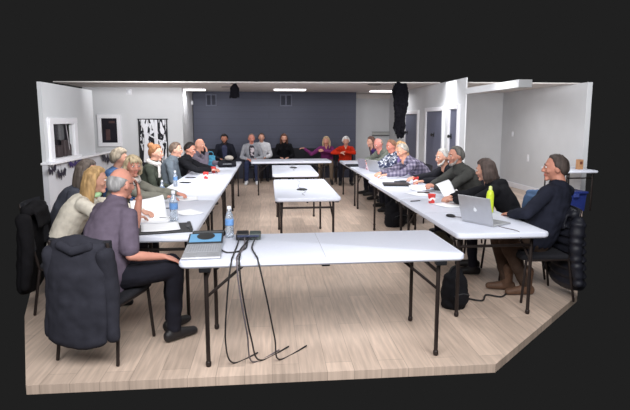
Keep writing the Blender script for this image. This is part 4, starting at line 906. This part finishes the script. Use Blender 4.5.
# ------------------------------------------------------------------ bags and cables under the right row
def softbag(loc, deg, w, d, h, lab, name='black_bag', col=(26, 26, 30)):
    t = empty(name, loc, math.radians(deg), label=lab, cat='bag'); m = cloth(col, 'b')
    g = Geo(); g.tube([(0, 0, 0.04), (0, 0, h * 0.45), (0, 0, h * 0.8), (0.02, 0, h * 0.97)], [(w / 2, d / 2), (w / 2 * 1.02, d / 2 * 1.05), (w / 2 * 0.85, d / 2 * 0.8), (w / 2 * 0.4, d / 2 * 0.4)], side=(1, 0, 0), n=16); g.ell((0, -d * 0.45, h * 0.33), (w * 0.36, d * 0.22, h * 0.26))
    remeshed('bag_body', g, m, 0.012, t, wrinkle=0.01, wscale=12); obj('bag_strap', wire([(-w * 0.3, 0, h * 0.85), (-w * 0.12, 0, h * 1.06), (w * 0.12, 0, h * 1.06), (w * 0.25, 0, h * 0.85)], 0.009), BLACKP, t, smooth=True)
    obj('zip', wire([(-w * 0.3, -d * 0.64, h * 0.42), (0, -d * 0.68, h * 0.48), (w * 0.3, -d * 0.64, h * 0.42)], 0.004), DARKG, t, smooth=True)
softbag((1.93, 7.62, 0), 20, 0.36, 0.24, 0.42, 'black bag on the floor under the right row'); softbag((1.60, 4.18, 0), 10, 0.24, 0.2, 0.34, 'black backpack on the floor beside the front table end', 'backpack')
softbag((2.0, 5.75, 0), -15, 0.34, 0.2, 0.30, 'dark olive bag on the floor under the near right table', 'olive_bag', (62, 56, 44))
t = prop(obj('power_cable', wire([(1.78, 4.35, 0.012), (1.9, 4.28, 0.012), (2.0, 4.42, 0.012), (2.12, 4.36, 0.012), (2.25, 4.5, 0.012)], 0.008), CAB, smooth=True), 'black cable curling on the floor near the brown boots', 'cable')
# ------------------------------------------------------------------ coats over chair backs
def coat(name, x, y, deg, top, bot, lab, m, puff=0.0, w=0.25, th=0.05, back=-0.285, flat=0.0, collar=True, sleeve=True):
    t = empty(name, (x, y, 0), math.radians(deg) - PI / 2, label=lab, cat='coat'); g = Geo()
    n = 26; pts = []; rad = []
    for i in range(n + 1):
        a = i / n; z = top - (top - bot) * a; pu = 1 + puff * (abs(math.sin(a * (top - bot) / 0.075 * PI)) - 0.5)
        pts.append((0, back - 0.045 * a, z)); rad.append(((w * (0.86 + 0.18 * ss(0, 0.25, a) + flat * a)) * (0.5 + 0.5 * pu) , th * (0.8 + 0.5 * ss(0, 0.3, a)) * pu))
    g.tube(pts, rad, side=(1, 0, 0), n=22)
    g.tube([(-w * 0.8, back + 0.03, top), (0, back + 0.03, top + 0.02), (w * 0.8, back + 0.03, top)], [0.042, 0.05, 0.042], n=12)      # over the top rail
    g.tube([(0, back + 0.085, top - 0.01), (0, back + 0.10, top - 0.14)], [(w * 0.75, 0.022), (w * 0.7, 0.016)], side=(1, 0, 0), n=14)
    if puff:
        pass
    remeshed('coat_body', g, m, 0.011, t, smooth=2, wrinkle=0.010 if not puff else 0.003, wscale=7)
    if sleeve:
        for s in (-1, 1):
            g = Geo(); L = (top - bot); k = 18; P = []; Rr = []
            for i in range(k + 1):
                a = i / k; P.append((s * (w * 0.95 + 0.035 * a), back + 0.01 + 0.02 * math.sin(a * 4), top - 0.05 - min(L * 0.88, 0.56) * a)); Rr.append((0.062 - 0.02 * a) * (1 + puff * 0.8 * (abs(math.sin(a * 0.56 / 0.075 * PI)) - 0.5)))
            g.tube(P, Rr, n=12); remeshed('sleeve', g, m, 0.011, t, smooth=2, wrinkle=0.006 if not puff else 0.002, wscale=9)
    if collar:
        g = Geo(); g.tube([(-0.11, back - 0.02, top + 0.01), (0, back - 0.05, top - 0.02), (0.11, back - 0.02, top + 0.01)], [(0.03, 0.035)] * 3, n=10); remeshed('coat_collar', g, m, 0.011, t, smooth=2)
    return t
o1 = PEOPLE['L1']['org']; coat('jacket', o1.x, o1.y, 74, 0.82, 0.20, 'dark grey jacket over the chair back of the bald man', cloth((46, 46, 54), 'c'), w=0.205, th=0.05)
o2 = PEOPLE['L2']['org']; coat('coat', o2.x + 0.06, o2.y, 8, 0.88, 0.22, 'black coat over the chair behind the cream sweater', cloth((20, 19, 22), 'c'), w=0.26, th=0.06)
coat('puffer_jacket', 2.44, 4.42, 178, 0.80, 0.16, 'quilted black puffer jacket over the chair at the near right', mat('puffer_nylon', (26, 27, 36), 0.55, 0.15, 20, spec=0.4), puff=0.5, w=0.24, th=0.07)
o8 = PEOPLE['R8']['org']; coat('denim_jacket', o8.x, o8.y, 180, 0.84, 0.42, 'faded blue denim jacket over the chair of the woman in the hoodie', DENIM, w=0.23, th=0.04)
# ------------------------------------------------------------------ side bay: white table, tote, box, bag
t = empty('side_table', (5.52, 8.95, 0), PI / 2, label='white table against the bay wall at the far right', cat='table')
obj('tabletop', rounded_slab(0.9, 0.6, 0.695, 0.74, 0.04), PLASTIC, t, auto=0.6)
for s in (-1, 1):
    for q in (-1, 1): obj('leg', Geo().tube([(s * 0.36, q * 0.24, 0.70), (s * 0.36, q * 0.24, 0.014)], 0.014, n=8), IRON, t, smooth=True)
    obj('crossbar', Geo().tube([(s * 0.36, -0.24, 0.6), (s * 0.36, 0.24, 0.6)], 0.012, n=8), IRON, t, smooth=True)
t = empty('storage_tote', (5.45, 8.85, 0), 0.05, label='blue plastic storage tote under the white side table', cat='tote')
TB = mat('tote_blue', (38, 52, 118), 0.45, 0.1)
obj('tote_body', Geo().prism([(-0.19, 0.0), (0.19, 0.0), (0.22, 0.32), (-0.22, 0.32)], lambda a, b: (a, -0.26, b), (0, 0.52, 0)), TB, t); obj('tote_lid', Geo().box((0, 0, 0.335), (0.48, 0.58, 0.04), 0.012), TB, t); obj('tote_latch', Geo().box((0, -0.285, 0.29), (0.1, 0.03, 0.07), 0.006), mat('tote_latch', (60, 74, 140), 0.4), t)
t = empty('cardboard_box', (5.62, 8.78, 0.74), 0.1, label='small brown box standing on the white side table', cat='box')
obj('box_body', Geo().box((0, 0, 0.09), (0.09, 0.09, 0.18), 0.004), mat('card_brown', (172, 128, 92), 0.8, 0.1), t); obj('box_mark', Geo().box((0, -0.046, 0.12), (0.05, 0.003, 0.05)), mat('card_mark', (98, 48, 36), 0.8), t)
t = empty('black_bag', (5.05, 8.55, 0), 0.3, label='black bag hanging at the corner of the white side table', cat='bag')
g = Geo(); g.tube([(0, 0, 0.40), (0, 0, 0.52), (0.02, 0, 0.68), (0.03, 0, 0.74)], [(0.13, 0.08), (0.14, 0.09), (0.08, 0.06), (0.03, 0.03)], side=(1, 0, 0), n=14); remeshed('bag_body', g, cloth((28, 28, 32), 'b'), 0.012, t, wrinkle=0.014); obj('bag_strap', wire([(0.0, 0, 0.73), (0.06, 0.1, 0.79), (0.12, 0.2, 0.752), (0.2, 0.26, 0.748)], 0.012), BLACKP, t, smooth=True)
# ------------------------------------------------------------------ light
def area(name, loc, sx, sy, power, spread=130, col=(0.985, 0.99, 1.0), rot=(0, 0, 0)):
    l = bpy.data.lights.new(name, 'AREA'); l.shape = 'RECTANGLE'; l.size = sx; l.size_y = sy; l.energy = power; l.spread = math.radians(spread); l.color = col
    o = bpy.data.objects.new(name, l); COL.objects.link(o); o.location = loc; o.rotation_euler = rot; return o
for x in (-1.3, 1.0, 3.0):
    for y, p in ((5.2, 13), (7.6, 15), (10.0, 16)): area('downlight', (x, y, 2.39), 1.2, 0.6, p, 140)
# added fill lamps without fixtures, aimed down the room and at its walls
area('near_fill', (0.2, 1.1, 2.75), 5.0, 1.4, 265, 180, rot=(math.radians(52), 0, 0))  # added fill in place of unseen near lights and wall bounce
for x in (-1.2, 1.4): area('tilted_fill', (x, 6.2, 2.45), 1.6, 0.8, 66, 170, rot=(math.radians(72), 0, 0))  # added fills facing away from the camera, lifting the far half
area('bay_fill', (4.7, 7.2, 2.25), 1.4, 0.6, 52, 170, rot=(math.radians(70), 0, math.radians(-12)))  # added fill to brighten the bay walls
area('left_fill', (-2.2, 9.6, 2.37), 1.4, 0.4, 21, 115, rot=(math.radians(82), 0, math.radians(10)))  # added fill aimed at the back left wall
area('left_wall_fill', (-1.0, 6.6, 2.4), 1.0, 0.5, 13, 120, rot=(math.radians(76), 0, math.radians(52)))  # small added fill that lifts the left wall
area('right_wall_fill', (1.7, 8.0, 2.4), 1.0, 0.5, 11, 120, rot=(math.radians(76), 0, math.radians(-48)))  # small added fill that lifts the door wall
for x in (-1.83, 0.52, 2.96): area('strip_light', (x, 13.1, 2.345), 0.6, 0.2, 9, 170)
area('bay_light', (4.8, 10.8, 2.3), 0.6, 0.3, 10, 150)
sp = bpy.data.lights.new('wall_spot', 'SPOT'); sp.energy = 7; sp.spot_size = 1.5; sp.shadow_soft_size = 0.05; so = bpy.data.objects.new('wall_spot', sp); COL.objects.link(so); so.location = (3.3, 10.2, 2.38)
w = bpy.data.worlds.new('world'); scn.world = w; w.use_nodes = True
w.node_tree.nodes['Background'].inputs['Color'].default_value = rgb(32, 32, 32); w.node_tree.nodes['Background'].inputs['Strength'].default_value = 1.0
vs = scn.view_settings; vs.view_transform = 'Standard'; vs.look = 'None'; vs.exposure = 0.0; vs.gamma = 1.0; vs.use_curve_mapping = False
scn.cycles.use_denoising = True
scn.cycles.max_bounces = 6
